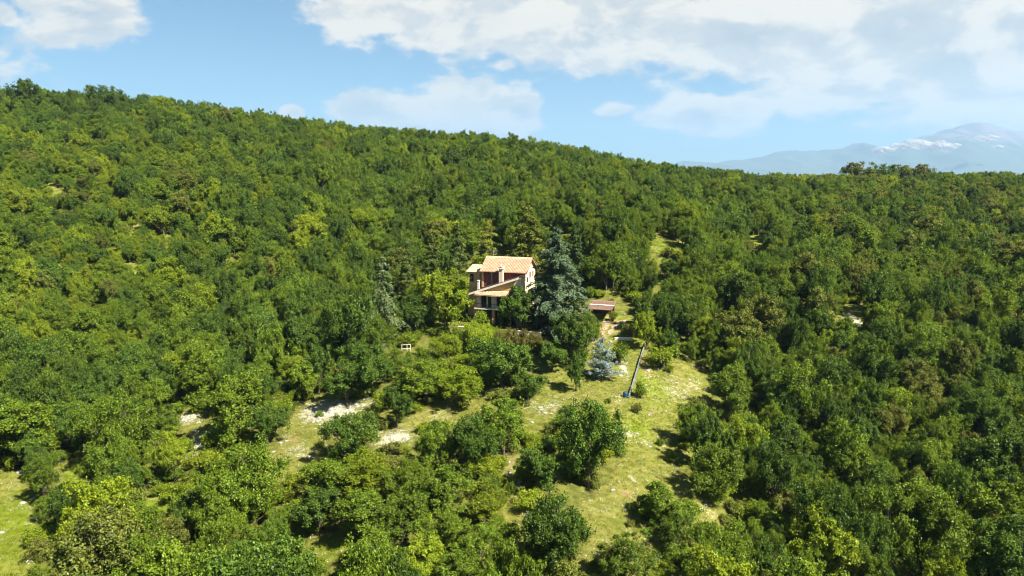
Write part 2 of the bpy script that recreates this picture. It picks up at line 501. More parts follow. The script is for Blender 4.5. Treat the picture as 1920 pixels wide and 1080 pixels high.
xs = np.unique(np.concatenate([np.linspace(-430, -95, 90), np.arange(-95, 95, 0.9), np.linspace(95, 430, 90)]))
ys = np.unique(np.concatenate([np.linspace(-80, 50, 30), np.arange(50, 165, 0.9), np.linspace(165, 620, 130)]))
GX, GY = np.meshgrid(xs, ys)
GZ = height(GX, GY)
edge = np.clip((np.abs(GX) - 330) / 100, 0, 1) + np.clip((GY - 520) / 100, 0, 1)
GZ = GZ - 70 * np.clip(edge, 0, 1) ** 2
V = np.stack([GX.ravel(), GY.ravel(), GZ.ravel()], 1)
nx, ny = len(xs), len(ys)
ii = (np.arange(ny - 1)[:, None] * nx + np.arange(nx - 1)[None]).ravel()
Q = np.stack([ii, ii + 1, ii + nx + 1, ii + nx], 1)
clear = np.full(len(V), -1e9)
for poly in OPEN_XY: clear = np.maximum(clear, poly_dist(V[:, 0], V[:, 1], poly))
vpx, vpy = project(V + np.array((0, 0, 2.0)))
thin = np.exp(-((vpx - 170) / 200) ** 2 - ((vpy - 440) / 150) ** 2) * (V[:, 1] > 60)
LAWN_XY = [tuple(hit(*p)[:2]) for p in LAWN_PX]
clear = np.maximum(clear, poly_dist(V[:, 0], V[:, 1], LAWN_XY))
clear = np.maximum(np.clip((clear + 2.5) / 4.0, 0, 1), .75 * thin)


STRONG = {(620, 770), (690, 758), (390, 830), (355, 785), (1145, 402), (1600, 605), (1168, 690), (740, 825)}


def wt_(px, py): return 1.25 if (px, py) in STRONG else .66


def patch(spots):
    out = np.zeros(len(V))
    for (px, py, rx, ry) in spots:
        c = hit(px, py); k = np.linalg.norm(c) / FPX
        rX = rx * k; rY = ry * k / max(0.2, math.sin(math.atan2(-c[2], c[1])))
        out = np.maximum(out, wt_(px, py) * np.exp(-((V[:, 0] - c[0]) / rX) ** 2 - ((V[:, 1] - c[1]) / rY) ** 2))
    return out


PALE = [(620, 770, 66, 20), (690, 756, 34, 13), (390, 830, 32, 20), (355, 785, 18, 10), (560, 850, 40, 16), (740, 825, 35, 14), (825, 778, 25, 9), (1270, 735, 45, 22), (1300, 720, 20, 12),
        (1010, 765, 35, 12), (1040, 760, 24, 8), (1175, 815, 25, 8), (1210, 830, 22, 9), (1120, 705, 10, 5), (1185, 900, 25, 9), (1130, 960, 25, 8), (1155, 980, 16, 7), (1095, 948, 12, 5), (1320, 960, 22, 10), (1060, 775, 20, 8),
        (1145, 402, 16, 4), (1600, 605, 20, 8), (1225, 466, 14, 3), (440, 243, 22, 7), (970, 900, 12, 16), (1168, 690, 8, 14), (1160, 745, 16, 7), (850, 610, 30, 8)]
SOIL = [(1225, 772, 22, 7), (1175, 925, 20, 9), (960, 870, 22, 14), (1140, 700, 20, 12), (1150, 615, 30, 14), (1130, 620, 18, 18), (860, 690, 14, 8), (1310, 690, 16, 8), (540, 830, 30, 8), (1590, 590, 20, 12), (1495, 568, 12, 5),
        (20, 990, 10, 6), (1210, 690, 16, 30), (760, 665, 10, 10), (1090, 690, 30, 7)]
LUSH = [(20, 1000, 90, 120), (140, 890, 40, 30), (1190, 800, 30, 14), (1170, 620, 25, 16), (1245, 465, 40, 10), (640, 1025, 40, 20), (1220, 720, 26, 20), (1415, 455, 14, 20), (290, 950, 40, 12), (690, 745, 25, 6)]
pale = patch(PALE); soil = patch(SOIL); lush = patch(LUSH)


def ground_mat():
    m, t = material('meadow_ground')
    g = t.n('ShaderNodeTexCoord').outputs['Object']
    A = lambda k: t.n('ShaderNodeAttribute', attribute_name=k).outputs['Fac']
    n1 = t.noise(g, 0.10, 6, 0.65); n2 = t.noise(g, 0.9, 6, 0.7); n3 = t.noise(g, 4.5, 4, 0.7)
    grass = t.mix(t.smooth(n2, 0.32, 0.68), (0.100, 0.125, 0.014, 1), (0.200, 0.185, 0.042, 1))
    grass = t.mix(t.math('MULTIPLY', t.smooth(n1, 0.45, 0.7), 0.6), grass, (0.23, 0.20, 0.062, 1))
    grass = t.mix(A('lush'), grass, (0.140, 0.195, 0.006, 1))
    sm = t.smooth(t.math('ADD', A('soil'), t.math('MULTIPLY', t.math('SUBTRACT', n2, 0.5), 1.0)), 0.40, 0.75)
    grass = t.mix(t.math('MULTIPLY', sm, 0.85), grass, t.mix(n3, (0.24, 0.13, 0.08, 1), (0.32, 0.21, 0.13, 1)))
    pm = t.smooth(t.math('ADD', A('pale'), t.math('MULTIPLY', t.math('SUBTRACT', t.math('ADD', t.math('MULTIPLY', n2, .6), t.math('MULTIPLY', n3, .4)), 0.5), 3.4)), 0.55, 1.0)
    grass = t.mix(t.math('MULTIPLY', pm, 0.75), grass, t.mix(n3, (0.32, 0.29, 0.21, 1), (0.52, 0.48, 0.41, 1)))
    litter = t.mix(t.smooth(n2, 0.35, 0.65), (0.070, 0.075, 0.016, 1), (0.135, 0.140, 0.022, 1))
    cm = t.smooth(t.math('ADD', A('clear'), t.math('MULTIPLY', t.math('SUBTRACT', n2, 0.5), 0.9)), 0.3, 0.7)
    c = t.mix(cm, litter, grass)
    b = t.n('ShaderNodeBsdfPrincipled'); t.set(b.inputs['Base Color'], c); b.inputs['Roughness'].default_value = 0.95
    b.inputs['Specular IOR Level'].default_value = 0.1
    bp = t.n('ShaderNodeBump'); bp.inputs['Strength'].default_value = 0.8; bp.inputs['Distance'].default_value = 0.18
    t.set(bp.inputs['Height'], t.math('ADD', n3, t.noise(g, 14, 3, 0.6))); t.set(b.inputs['Normal'], bp.outputs[0])
    o = t.n('ShaderNodeOutputMaterial'); t.set(o.inputs[0], b.outputs[0]); return m


M['ground'] = ground_mat()
gm = np_mesh('terrain', V, Q, [M['ground']], var={'clear': clear, 'pale': pale, 'soil': soil, 'lush': lush}, smooth=True)
tag(link('terrain', gm), 'wooded hillside with sloping grassy meadow spur', kind='structure')


# ------------------------------------------------------------------ valley floor and mountain range far behind
def mountain_mat():
    m, t = material('mountain_rock')
    geo = t.n('ShaderNodeNewGeometry').outputs['Position']
    sp = t.n('ShaderNodeSeparateXYZ'); t.set(sp.inputs[0], geo)
    n1 = t.noise(geo, 0.0010, 8, 0.65)
    h = t.math('ADD', sp.outputs[2], t.math('MULTIPLY', t.math('SUBTRACT', n1, 0.5), 1400))
    c = t.mix(t.smooth(h, 600, 1050), (0.06, 0.075, 0.05, 1), (0.13, 0.112, 0.108, 1))
    b = t.n('ShaderNodeBsdfDiffuse'); t.set(b.inputs[0], c)
    o = t.n('ShaderNodeOutputMaterial'); t.set(o.inputs[0], b.outputs[0]); return m


M['mountain'] = mountain_mat()
RIDGE_PX = [(700, 352), (1100, 330), (1240, 312), (1285, 302), (1340, 304), (1380, 300), (1420, 296), (1480, 287), (1530, 289), (1560, 291), (1620, 276), (1660, 278), (1700, 265), (1745, 254), (1800, 240),
            (1840, 234), (1880, 241), (1920, 250), (2010, 262), (2150, 285), (2400, 300), (2900, 318)]
YR = 18000.0
rx_, rz_ = [], []
for (a, b) in RIDGE_PX:
    d = px_ray(a, b); rx_.append(d[0] / d[1] * YR); rz_.append(d[2] / d[1] * YR)


def far_height(x, y):
    z0 = -260.0
    prof = np.interp(x * YR / y, rx_, rz_)
    prof = prof + np.clip((prof - 250) / 600, 0, 1) * (38 * np.sin(x / 310.0 + 1) * np.sin(x / 170.0) + 22 * np.sin(x / 88.0 + .6 * np.sin(x / 210.0)))
    wob = 700 * np.sin(x / 2400.0) + 420 * np.sin(x / 1050.0 + 1)
    dy = y - (YR + wob * 0.6)
    fall = np.where(dy < 0, np.exp(-(dy / 3600) ** 2), np.exp(-(dy / 4200) ** 2))
    z = z0 + (prof - z0) * fall
    amp = np.clip((z - z0) / 800, 0, 1.3)
    for k, (wl, am) in enumerate([(2200, 160), (1050, 120), (520, 80), (250, 45)]):
        rid = 1 - np.abs(np.sin(x / wl + 1.7 * k + 0.8 * np.sin(y / wl * .7 + k)) * np.cos(y / wl * 0.8 + 0.5 * np.sin(x / wl * 1.3)))
        z += amp * am * (rid - 0.55) * np.clip(np.abs(dy) / 900, 0.42, 1)
    return z


mx_ = np.unique(np.concatenate([np.linspace(-26000, 3500, 180), np.linspace(3500, 15500, 420), np.linspace(15500, 26000, 90)])); my_ = np.concatenate([np.linspace(450, 11000, 70), np.linspace(11060, 25000, 210)])
FX, FY = np.meshgrid(mx_, my_)
FZ = far_height(FX, FY)
FZ = np.where(FY < 1500, np.minimum(FZ, -140), FZ)
FV = np.stack([FX.ravel(), FY.ravel(), FZ.ravel()], 1)
nx2 = len(mx_)
ii = (np.arange(len(my_) - 1)[:, None] * nx2 + np.arange(nx2 - 1)[None]).ravel()
tag(link('mountains', np_mesh('mountains', FV, np.stack([ii, ii + 1, ii + nx2 + 1, ii + nx2], 1), [M['mountain']], smooth=True)),
    'pale blue mountain range on the far horizon', kind='structure')

# the air between: one closed box of thin haze round everything
hz, t = material('haze_air')
pv = t.n('ShaderNodeVolumePrincipled')
pv.inputs['Color'].default_value = (0.31, 0.47, 0.66, 1); pv.inputs['Density'].default_value = 6.5e-5
pv.inputs['Anisotropy'].default_value = 0.1
o = t.n('ShaderNodeOutputMaterial'); t.set(o.inputs['Volume'], pv.outputs[0])
hb = MB().box(-27000, 27000, -2000, 25500, -420, 1750).build('haze', hz)
tag(hb, 'thin bluish summer haze over the valley', kind='stuff')


# small cumulus hanging in front of the mountain
def cloud_mat():
    """thin vapour: lets the mountain show through, wispier in places"""
    m, t = material('cloud_vapour')
    g = t.n('ShaderNodeTexCoord').outputs['Object']
    df = t.n('ShaderNodeBsdfDiffuse'); df.inputs[0].default_value = (0.62, 0.53, 0.45, 1)
    tl = t.n('ShaderNodeBsdfTranslucent'); tl.inputs[0].default_value = (0.62, 0.53, 0.45, 1)
    m1 = t.n('ShaderNodeMixShader'); m1.inputs[0].default_value = .35; t.set(m1.inputs[1], df.outputs[0]); t.set(m1.inputs[2], tl.outputs[0])
    tp = t.n('ShaderNodeBsdfTransparent')
    m2 = t.n('ShaderNodeMixShader'); t.set(m2.inputs[0], t.smooth(t.noise(g, .006, 5, .6), .35, .75, .10, .55)); t.set(m2.inputs[1], tp.outputs[0]); t.set(m2.inputs[2], m1.outputs[0])
    o = t.n('ShaderNodeOutputMaterial'); t.set(o.inputs[0], m2.outputs[0]); return m


M['cloud'] = cloud_mat()


def cumulus(px, py, hw, hh, seed, label):
    import bmesh
    r = np.random.default_rng(seed); d = px_ray(px, py); Yc = 13500.0; c = d * (Yc / d[1]); k = np.linalg.norm(c) / FPX
    bm = bmesh.new()
    for j in range(16):
        u = -1 + 2 * (j + .5) / 16; rad = max(hw * .14, hh * r.uniform(.34, .66)) * k * (1.05 - .6 * abs(u))
        p = Vector((u * hw * k * .85, r.normal() * hw * k * .25, (r.uniform(-.4, .4) * (1 - .6 * abs(u))) * hh * k))
        bmesh.ops.create_icosphere(bm, subdivisions=3, radius=rad, matrix=Matrix.Translation(p) @ Matrix.Diagonal((1.5, 1.3, .8, 1)))
    kk = r.normal(size=(9, 3)) / (hh * k * .22)
    for v in bm.verts:
        q = np.array(v.co); f = sum(math.sin(float(kk[j] @ q) + j) for j in range(9)) / 9
        v.co += v.co.normalized() * f * hh * k * .35
    me = bpy.data.meshes.new('cloud'); bm.to_mesh(me); bm.free(); me.materials.append(M['cloud'])
    me.polygons.foreach_set('use_smooth', [True] * len(me.polygons))
    o_ = link('cloud', me); o_.location = tuple(c)
    return tag(o_, label, 'cloud', 'small clouds in front of the mountain')


for q in [(1712, 273, 36, 15, 1, 'biggest small white cloud against the left shoulder of the mountain'), (1764, 275, 26, 14, 2, 'white cloud right of the biggest one on the mountain side'),
          (1655, 281, 20, 9, 3, 'flat white cloud low on the left end of the mountain'), (1852, 259, 22, 8, 4, 'thin cloud just under the mountain summit'), (1872, 275, 9, 5, 5, 'tiny cloud below the mountain summit')]:
    cumulus(*q)

# ------------------------------------------------------------------ plant prototypes
def oak_arrays(seed, H=9.0, RX=3.7, lobes=46, sprig=46, per=6, leaf=0.30, low=0.14, flat=1.0, tall=False, lobe_r=(0.75, 1.45)):
    r = np.random.default_rng(seed)
    zc = H * (0.5 + low * .5); rz = H * (0.5 - low * .5) * 0.98
    nl = int(r.integers(7, 11)) if lobes > 34 else 5
    az = np.arange(nl) * 2 * math.pi / nl + r.uniform(-.45, .45, nl)
    el = r.uniform(-.30, .75, nl); reach = r.uniform(.48, .86, nl)
    ends = np.stack([np.cos(az) * np.cos(el) * reach * RX, np.sin(az) * np.cos(el) * reach * RX, zc + np.sin(el) * reach * rz * 1.05], 1)
    ends = np.concatenate([ends, [(r.normal() * .3, r.normal() * .3, zc + rz * .68), (0, 0, zc + rz * .15), (r.normal() * .5, r.normal() * .5, zc - rz * .35)]])
    own = r.integers(0, len(ends), lobes); own[:len(ends)] = np.arange(len(ends))
    C = ends[own] + r.normal(size=(lobes, 3)) * np.array((RX, RX, rz * flat)) * .21
    C[:, 2] = np.clip(C[:, 2], H * low + .1, H * .93)
    LR = r.uniform(*lobe_r, len(C)) * RX / 3.7
    P, N = [], []
    for c, lr in zip(C, LR):
        d = norm(r.normal(size=(sprig, 3)) + np.array((0, 0, .35)) + 0.5 * norm((c - np.array((0, 0, zc * .8)))[None]))
        st_ = r.uniform(.7, 1.3, 3) * np.array((1, 1, .85)); sp = c + d * (lr * np.where(r.uniform(size=(sprig, 1)) < .12, r.uniform(1.1, 1.5, (sprig, 1)), r.uniform(0.35, 1.1, (sprig, 1)))) * st_
        p = np.repeat(sp, per, 0) + r.normal(size=(sprig * per, 3)) * 0.12
        n = norm(np.repeat(d, per, 0) * .7 + np.array((0, 0, .45)) + r.normal(size=(sprig * per, 3)) * 0.85)
        P.append(p); N.append(n)
    P = np.concatenate(P); N = np.concatenate(N)
    s = leaf * r.uniform(0.65, 1.3, len(P))
    LV, LQ = leaf_quads(P, N, s, r=r)
    var = np.repeat(np.clip(.5 + .26 * np.repeat(r.normal(size=len(P) // per), per) + .26 * r.normal(size=len(P)), 0, 1), 4)
    TV, TQ = [], []; off = 0

    def add(pts, rad, n=6):
        nonlocal off
        v, q = tube_np(pts, rad, n); TV.append(v); TQ.append(q + off); off += len(v)
    lean = r.normal(size=2) * .25
    top = np.array((lean[0], lean[1], zc * 0.95))
    add([(0, 0, -.6), (lean[0] * .2, lean[1] * .2, zc * .28), (lean[0] * .6, lean[1] * .6, zc * .6), tuple(top), (lean[0], lean[1], H * .82)], [.26, .21, .17, .12, .03], 7)
    for k in r.choice(len(C), min(14, len(C)), replace=False):
        s0 = r.uniform(.25, .85); b = np.array((lean[0] * s0, lean[1] * s0, zc * s0))
        mid = b * .45 + C[k] * .55 + np.array((0, 0, -.25)); add([b, mid, C[k]], [.10, .065, .025], 5)
    return LV, LQ, var, np.concatenate(TV), np.concatenate(TQ)


def conifer_arrays(seed, H=16.0, RX=4.0, whorls=30, droop=0.35, rise=0.25, leaf=0.42, dens=1.0, power=0.85, low=0.05, nb=(5, 8), hang=0.0, clump=0.10):
    r = np.random.default_rng(seed)
    P, N, Tn, TV, TQ = [], [], [], [], []; off = 0

    def add(pts, rad, n=5):
        nonlocal off
        v, q = tube_np(pts, rad, n); TV.append(v); TQ.append(q + off); off += len(v)
    add([(0, 0, -.6), (0, 0, H * .4), (.05, 0, H * .75), (.05, .05, H * .99)], [H * .018, H * .013, H * .007, .02], 7)
    for w in range(whorls):
        f = low + (1 - low) * (w + r.uniform(-.3, .3)) / whorls
        z = H * min(f, .985); L0 = RX * max(1 - f, 0.02) ** power
        for b in range(r.integers(*nb)):
            L = L0 * r.uniform(.5, 1.18); az = r.uniform(0, 2 * math.pi); dirv = np.array((math.cos(az), math.sin(az), 0)); side = np.array((-dirv[1], dirv[0], 0))
            s = np.linspace(0, 1, 6); zz = z + r.uniform(-.2, .2) + rise * L * s - droop * L * s ** 2 * (1 + .3 * r.normal())
            path = dirv[None] * (s * L)[:, None]; path[:, 2] = zz
            if L > 0.9: add(path, np.linspace(.05, .012, 6) * (H / 14), 3)
            nn = int(max(10, 34 * L * dens))
            t = r.uniform(.12, 1.0, nn) ** .8
            base = np.stack([np.interp(t, s, path[:, k]) for k in range(3)], 1)
            wd = (0.32 * L * (1.05 - t) + 0.18)
            lat = r.uniform(-1, 1, nn)
            p = base + side[None] * (lat * wd)[:, None]
            p[:, 2] += r.normal(size=nn) * clump - np.abs(lat) * wd * .18 - hang * r.uniform(0, 1, nn) ** 1.5 * (0.4 + 0.6 * L / RX)
            P.append(p); N.append(norm(np.array((0, 0, 1.0)) + dirv * .25 + r.normal(size=(nn, 3)) * .42))
            Tn.append(dirv[None] * .6 + side[None] * lat[:, None] + r.normal(size=(nn, 3)) * .35 + np.array((0, 0, -hang)))
    P = np.concatenate(P); N = np.concatenate(N); Tn = np.concatenate(Tn)
    LV, LQ = leaf_quads(P, N, leaf * r.uniform(.6, 1.25, len(P)), Tn, 0.34, 0.03, r)
    var = np.repeat(np.clip(r.normal(.5, .27, len(P)), 0, 1), 4)
    return LV, LQ, var, np.concatenate(TV), np.concatenate(TQ)


class Proto:
    def __init__(s, name, arr, leafm, barkm, H, width, tint):
        LV, LQ, var, TV, TQ = arr
        s.crown = np_mesh(name + '_crown', LV, LQ, [leafm], var=var)
        s.trunk = np_mesh(name + '_trunk', TV, TQ, [barkm], smooth=True)
        s.H = float(np.percentile(LV[:, 2], 99.7)); s.w = float(np.percentile(np.hypot(LV[:, 0], LV[:, 1]), 98) * 2); s.tint = tint
        s.both = (LV, LQ, var, TV, TQ, leafm, barkm)

    def joined(s, name):
        LV, LQ, var, TV, TQ, lm, bm_ = s.both
        return np_mesh(name, np.concatenate([LV, TV]), np.concatenate([LQ, TQ + len(LV)]), [lm, bm_],
                       np.concatenate([np.zeros(len(LQ), int), np.ones(len(TQ), int)]), np.concatenate([var, np.full(len(TV), .5)]))


OAKS = []
spec = [('mid', 15), ('mid', 16), ('deep', 34), ('yellow', 24), ('mid', 11), ('mid', 12), ('mid', 13), ('mid', 14), ('yellow', 21), ('yellow', 22), ('yellow', 23), ('deep', 31), ('deep', 32), ('deep', 33), ('olive', 41), ('olive', 42)]
for tint, sd in spec:
    rr = np.random.default_rng(sd)
    arr = oak_arrays(sd, float(rr.uniform(7.6, 9.6)), float(rr.uniform(3.0, 4.0)), int(rr.integers(75, 105)), int(rr.integers(30, 38)), 7, float(rr.uniform(.22, .27)), float(rr.uniform(.02, .10)), lobe_r=(.38, 1.05))
    OAKS.append(Proto('oak', arr, M['leaf_' + tint], M['bark'], 9.0, 8.6, tint))
BY = {t: [i for i, p in enumerate(OAKS) if p.tint == t] for t in ('mid', 'yellow', 'deep', 'olive')}
PR = {
    'bright': Proto('bright', oak_arrays(51, 11, 4.4, 100, 34, 7, .30, .04, lobe_r=(.4, 1.1)), M['leaf_bright'], M['bark'], 11, 10, 'bright'),
    'round': Proto('round', oak_arrays(52, 5.2, 2.9, 60, 50, 6, .20, .20, .9, lobe_r=(.7, 1.1)), M['leaf_bright'], M['bark'], 5.2, 6.2, 'bright'),
    'dark': Proto('dark', oak_arrays(53, 8, 3.4, 90, 34, 7, .26, .02, lobe_r=(.4, 1.0)), M['leaf_deep'], M['bark'], 8, 7.6, 'deep'),
    'bush': Proto('bush', oak_arrays(54, 2.4, 1.5, 18, 34, 6, .20, .02, lobe_r=(1.1, 1.7)), M['leaf_mid'], M['bark'], 2.4, 3.2, 'mid'),
    'bush_yellow': Proto('bush_yellow', oak_arrays(55, 2.4, 1.5, 18, 34, 6, .20, .02, lobe_r=(1.1, 1.7)), M['leaf_yellow'], M['bark'], 2.4, 3.2, 'yellow'),
    'bush_olive': Proto('bush_olive', oak_arrays(56, 2.4, 1.5, 18, 30, 6, .20, .02, lobe_r=(1.1, 1.7)), M['leaf_olive'], M['bark'], 2.4, 3.2, 'olive'),
    'cedar': Proto('cedar', conifer_arrays(61, 18, 6.9, 27, .48, .34, .50, 1.9, .72, .03, (6, 9), .42, .14), M['needle_blue'], M['bark_pine'], 18, 12, 'blue'),
    'spruce': Proto('spruce', conifer_arrays(62, 8, 3.9, 15, .10, .42, .36, 1.6, .62, .03, (5, 8), .05, .16), M['needle_silver'], M['bark_pine'], 8, 6.4, 'silver'),
    'weeping': Proto('weeping', conifer_arrays(63, 15, 4.6, 22, .75, .42, .5, 1.0, .7, .06, (4, 6), .9, .10), M['needle_grey'], M['bark_pine'], 15, 8.4, 'grey'),
    'fir': Proto('fir', conifer_arrays(64, 14, 4.4, 26, .35, .25, .46, 1.1, .75, .08, (5, 8), .15, .12), M['needle_dark'], M['bark_pine'], 14, 8, 'dark'),
    'larch': Proto('larch', conifer_arrays(65, 14, 4.8, 17, .38, .30, .50, 1.3, .7, .1, (5, 7), .25, .14), M['needle_gold'], M['bark_pine'], 14, 8.6, 'gold'),
    'juniper': Proto('juniper', oak_arrays(66, 3.4, .75, 30, 30, 6, .15, .02, lobe_r=(1.3, 2.1)), M['hedge'], M['bark'], 3.4, 1.7, 'hedge'),
}


def place_tree(name, proto, base, w, h, rz=None, label=None, cat='tree', group=None):
    o = empty(name, tuple(base), rng.uniform(0, 6.28) if rz is None else rz)
    k = w / proto.w
    o.scale = (k * rng.uniform(.96, 1.04), k * rng.uniform(.96, 1.04), h / proto.H)
    link('trunk', proto.trunk, o); link('crown', proto.crown, o)
    return tag(o, label, cat, group)


# things planted at traced spots: (photo x, crown top, crown bottom, crown width) -> place on the ground and size in metres
def spot(px, top, bot, wpx):
    base = hit(px, bot - 0.06 * (bot - top))
    k = np.linalg.norm(base) / FPX
    return base, wpx * k, (bot - top) * k * 0.98


OCC = []      # crowns already standing: x, y, z centre, radius, half height

def planted(name, proto, px, top, bot, wpx, label, cat='tree', group=None, rz=None, dist=None):
    base, w, h = spot(px, top, bot, wpx)
    if dist is not None:
        d = px_ray(px, bot); k = dist / d[1]; gz = height(d[0] * k, dist)[0]
        base = np.array((d[0] * k, dist, gz)); kk = np.linalg.norm(base) / FPX; w = wpx * kk
        dt = px_ray(px, top); h = dt[2] * dist / dt[1] - gz
    OCC.append((base[0], base[1], base[2] + h * .5, w * .5, h * .5))
    return place_tree(name, proto, base - np.array((0, 0, .1)), w, h, rz, label, cat, group)


# ------------------------------------------------------------------ the house
HTH = R(-18)
d0 = px_ray(985, 510); HO = d0 * (133.0 / d0[1])
house = empty('country_house', (HO[0], HO[1], -28.45), HTH)
tag(house, 'white and orange country house with terracotta tiled roofs on the wooded spur', 'house')
ZB = -28.45 - HO[2]                  # local ground level below the eave of the main block


def hz_(z): return z - ZB            # eave-relative height -> local height above the ground


def hp(mb, name, mat, parent=None, bevel=0.0):
    return mb.build(name, mat, house if parent is None else parent, bevel)


def tiles_plane(name, A, B, C, D, mat, parent, pitch=0.30, rise=0.09, rows=0.42):
    """barrel tiles on the quad A-B (eave, left to right) D-C (top): ribs running up the slope, courses stepped"""
    A, B, C, D = (np.array(p, float) for p in (A, B, C, D))
    n_ = norm(np.cross(B - A, D - A)[None])[0]
    if n_[2] < 0: n_ = -n_
    nc = max(4, int(np.linalg.norm(B - A) / pitch)); nr = max(2, int(max(np.linalg.norm(D - A), np.linalg.norm(C - B)) / rows))
    us = []
    for i in range(nc):
        for k, hh in ((0.0, 0), (.18, .7), (.36, 1), (.54, .7), (.72, 0)): us.append(((i + k) / nc, hh))
    us.append((1.0, 0)); U = np.array([u[0] for u in us]); HH = np.array([u[1] for u in us]) * rise
    verts, quads = [], []
    for j in range(nr):
        for vv, lift in ((j / nr, .045), ((j + 1) / nr, 0.012)):
            row = A + (B - A) * U[:, None] + ((D + (C - D) * U[:, None]) - (A + (B - A) * U[:, None])) * vv
            verts.append(row + n_[None] * (HH + lift + .02)[:, None])
    m = len(U)
    for j in range(2 * nr - 1):
        for i in range(m - 1): quads.append((j * m + i, j * m + i + 1, (j + 1) * m + i + 1, (j + 1) * m + i))
    # front skirt closes the barrel ends
    verts.append(verts[0] - n_[None] * (HH + .06)[:, None]); b0 = 2 * nr * m
    for i in range(m - 1): quads.append((b0 + i, b0 + i + 1, i + 1, i))
    me = np_mesh(name, np.concatenate(verts), np.array(quads), [mat])
    o_ = link(name, me, parent); o_['kind'] = 'stuff'
    return o_


# main block, three storeys on the slope
MX0, MX1, MY0, MY1 = -9.0, 0.0, 0.0, 7.0
hp(MB().prism([(MY0, 0), (MY1, 0), (MY1, hz_(0.0)), (3.5, hz_(2.12)), (MY0, hz_(0.0))], 'x', MX0, MX1), 'wall', M['plaster'])
# red boarded upper front between trim, set proud of the wall
for k in range(34):
    x = MX0 + .12 + k * .2585
    hp(MB().box(x, x + .235, -.05, -.003, hz_(-3.35 + .33 * (x + 9)), hz_(-.12)), 'board', M['red_board'])
# roof of the main block
roof = hp(MB().hexa([(-9.45, -.42, hz_(-.26)), (.38, -.42, hz_(-.26)), (.38, 3.5, hz_(2.16)), (-9.45, 3.5, hz_(2.16)),
                     (-9.45, -.42, hz_(-.16)), (.38, -.42, hz_(-.16)), (.38, 3.5, hz_(2.30)), (-9.45, 3.5, hz_(2.30))]), 'roof', M['brown_wood'])
tag(roof, 'pitched terracotta roof of the tall block')
tiles_plane('roof_tiles', (-9.47, -.46, hz_(-.17)), (.40, -.46, hz_(-.17)), (.40, 3.5, hz_(2.30)), (-9.47, 3.5, hz_(2.30)), M['tile'], roof)
roofb = hp(MB().hexa([(-9.45, 3.5, hz_(2.16)), (.38, 3.5, hz_(2.16)), (.38, 7.42, hz_(-.26)), (-9.45, 7.42, hz_(-.26)),
                      (-9.45, 3.5, hz_(2.30)), (.38, 3.5, hz_(2.30)), (.38, 7.42, hz_(-.16)), (-9.45, 7.42, hz_(-.16))]), 'roof', M['brown_wood'])
tiles_plane('roof_tiles', (.40, 7.46, hz_(-.17)), (-9.47, 7.46, hz_(-.17)), (-9.47, 3.5, hz_(2.30)), (.40, 3.5, hz_(2.30)), M['tile'], roofb)
hp(MB().tube([(-9.5, 3.5, hz_(2.36)), (.42, 3.5, hz_(2.36))], .13, 8), 'ridge_tiles', M['tile'], roof)
for sy, ey in ((-.44, 3.5), (7.44, 3.5)):
    hp(MB().hexa([(.39, sy, hz_(-.30)), (.47, sy, hz_(-.30)), (.47, ey, hz_(2.12)), (.39, ey, hz_(2.12)),
                  (.39, sy, hz_(-.06)), (.47, sy, hz_(-.06)), (.47, ey, hz_(2.40)), (.39, ey, hz_(2.40))]), 'verge_board', M['brown_wood'], roof)
hp(MB().tube([(-9.47, -.55, hz_(-.22)), (.4, -.55, hz_(-.22))], .07, 8), 'gutter', M['brown_wood'])
hp(MB().tube([(-6.95, -.10, hz_(-.2)), (-6.95, -.10, hz_(-2.7))], .055, 8), 'downpipe', M['white_trim'])
hp(MB().box(-9.12, -8.72, -.12, -.052, hz_(-3.4), hz_(-.12)), 'corner_pier', M['plaster_orange_and_bounce'])


def window(x0, x1, z0, z1, plane, pos, shutters=True, out=1):
    """window set on a wall: plane 'y' = front wall, 'x' = gable wall"""
    def bx(a0, a1, c0, c1, d0, d1):
        if plane == 'y': return MB().box(a0, a1, pos - d1, pos - d0, c0, c1)
        return MB().box(pos + d0, pos + d1, a0, a1, c0, c1)
    f = bx(x0 - .08, x1 + .08, z0 - .08, z1 + .08, .003, .05).build('window', M['dark_wood'], house)
    bx(x0, x1, z0, z1, .053, .062).build('pane', M['glass'], f)
    mid = (x0 + x1) / 2
    bx(mid - .03, mid + .03, z0, z1, .065, .085).build('mullion', M['dark_wood'], f)
    bx(x0 - .16, x1 + .16, z0 - .16, z0 - .083, .003, .14).build('sill', M['white_trim'], f)
    if shutters:
        for s in (-1, 1):
            e = x0 - .1 if s < 0 else x1 + .1; w_ = (x1 - x0) / 2
            bx(min(e, e + s * w_), max(e, e + s * w_), z0 - .05, z1 + .05, .003, .06).build('shutter', M['dark_wood'], f)


window(2.9, 3.5, hz_(-1.5), hz_(-.45), 'x', 0.0, False)
window(5.0, 5.5, hz_(-1.4), hz_(-.5), 'x', 0.0, False)
window(1.1, 1.6, hz_(-2.2), hz_(-1.3), 'x', 0.0, False)
window(2.2, 3.2, hz_(-5.4), hz_(-3.9), 'x', 0.0)
window(4.6, 5.6, hz_(-5.4), hz_(-3.9), 'x', 0.0)
for x in (-8, -5, -2):
    f = MB().box(x, x + 1, 7.003, 7.05, hz_(-3), hz_(-1.6)).build('window', M['dark_wood'], house)
    MB().box(x + .08, x + .92, 7.053, 7.062, hz_(-2.92), hz_(-1.68)).build('pane', M['glass'], f)

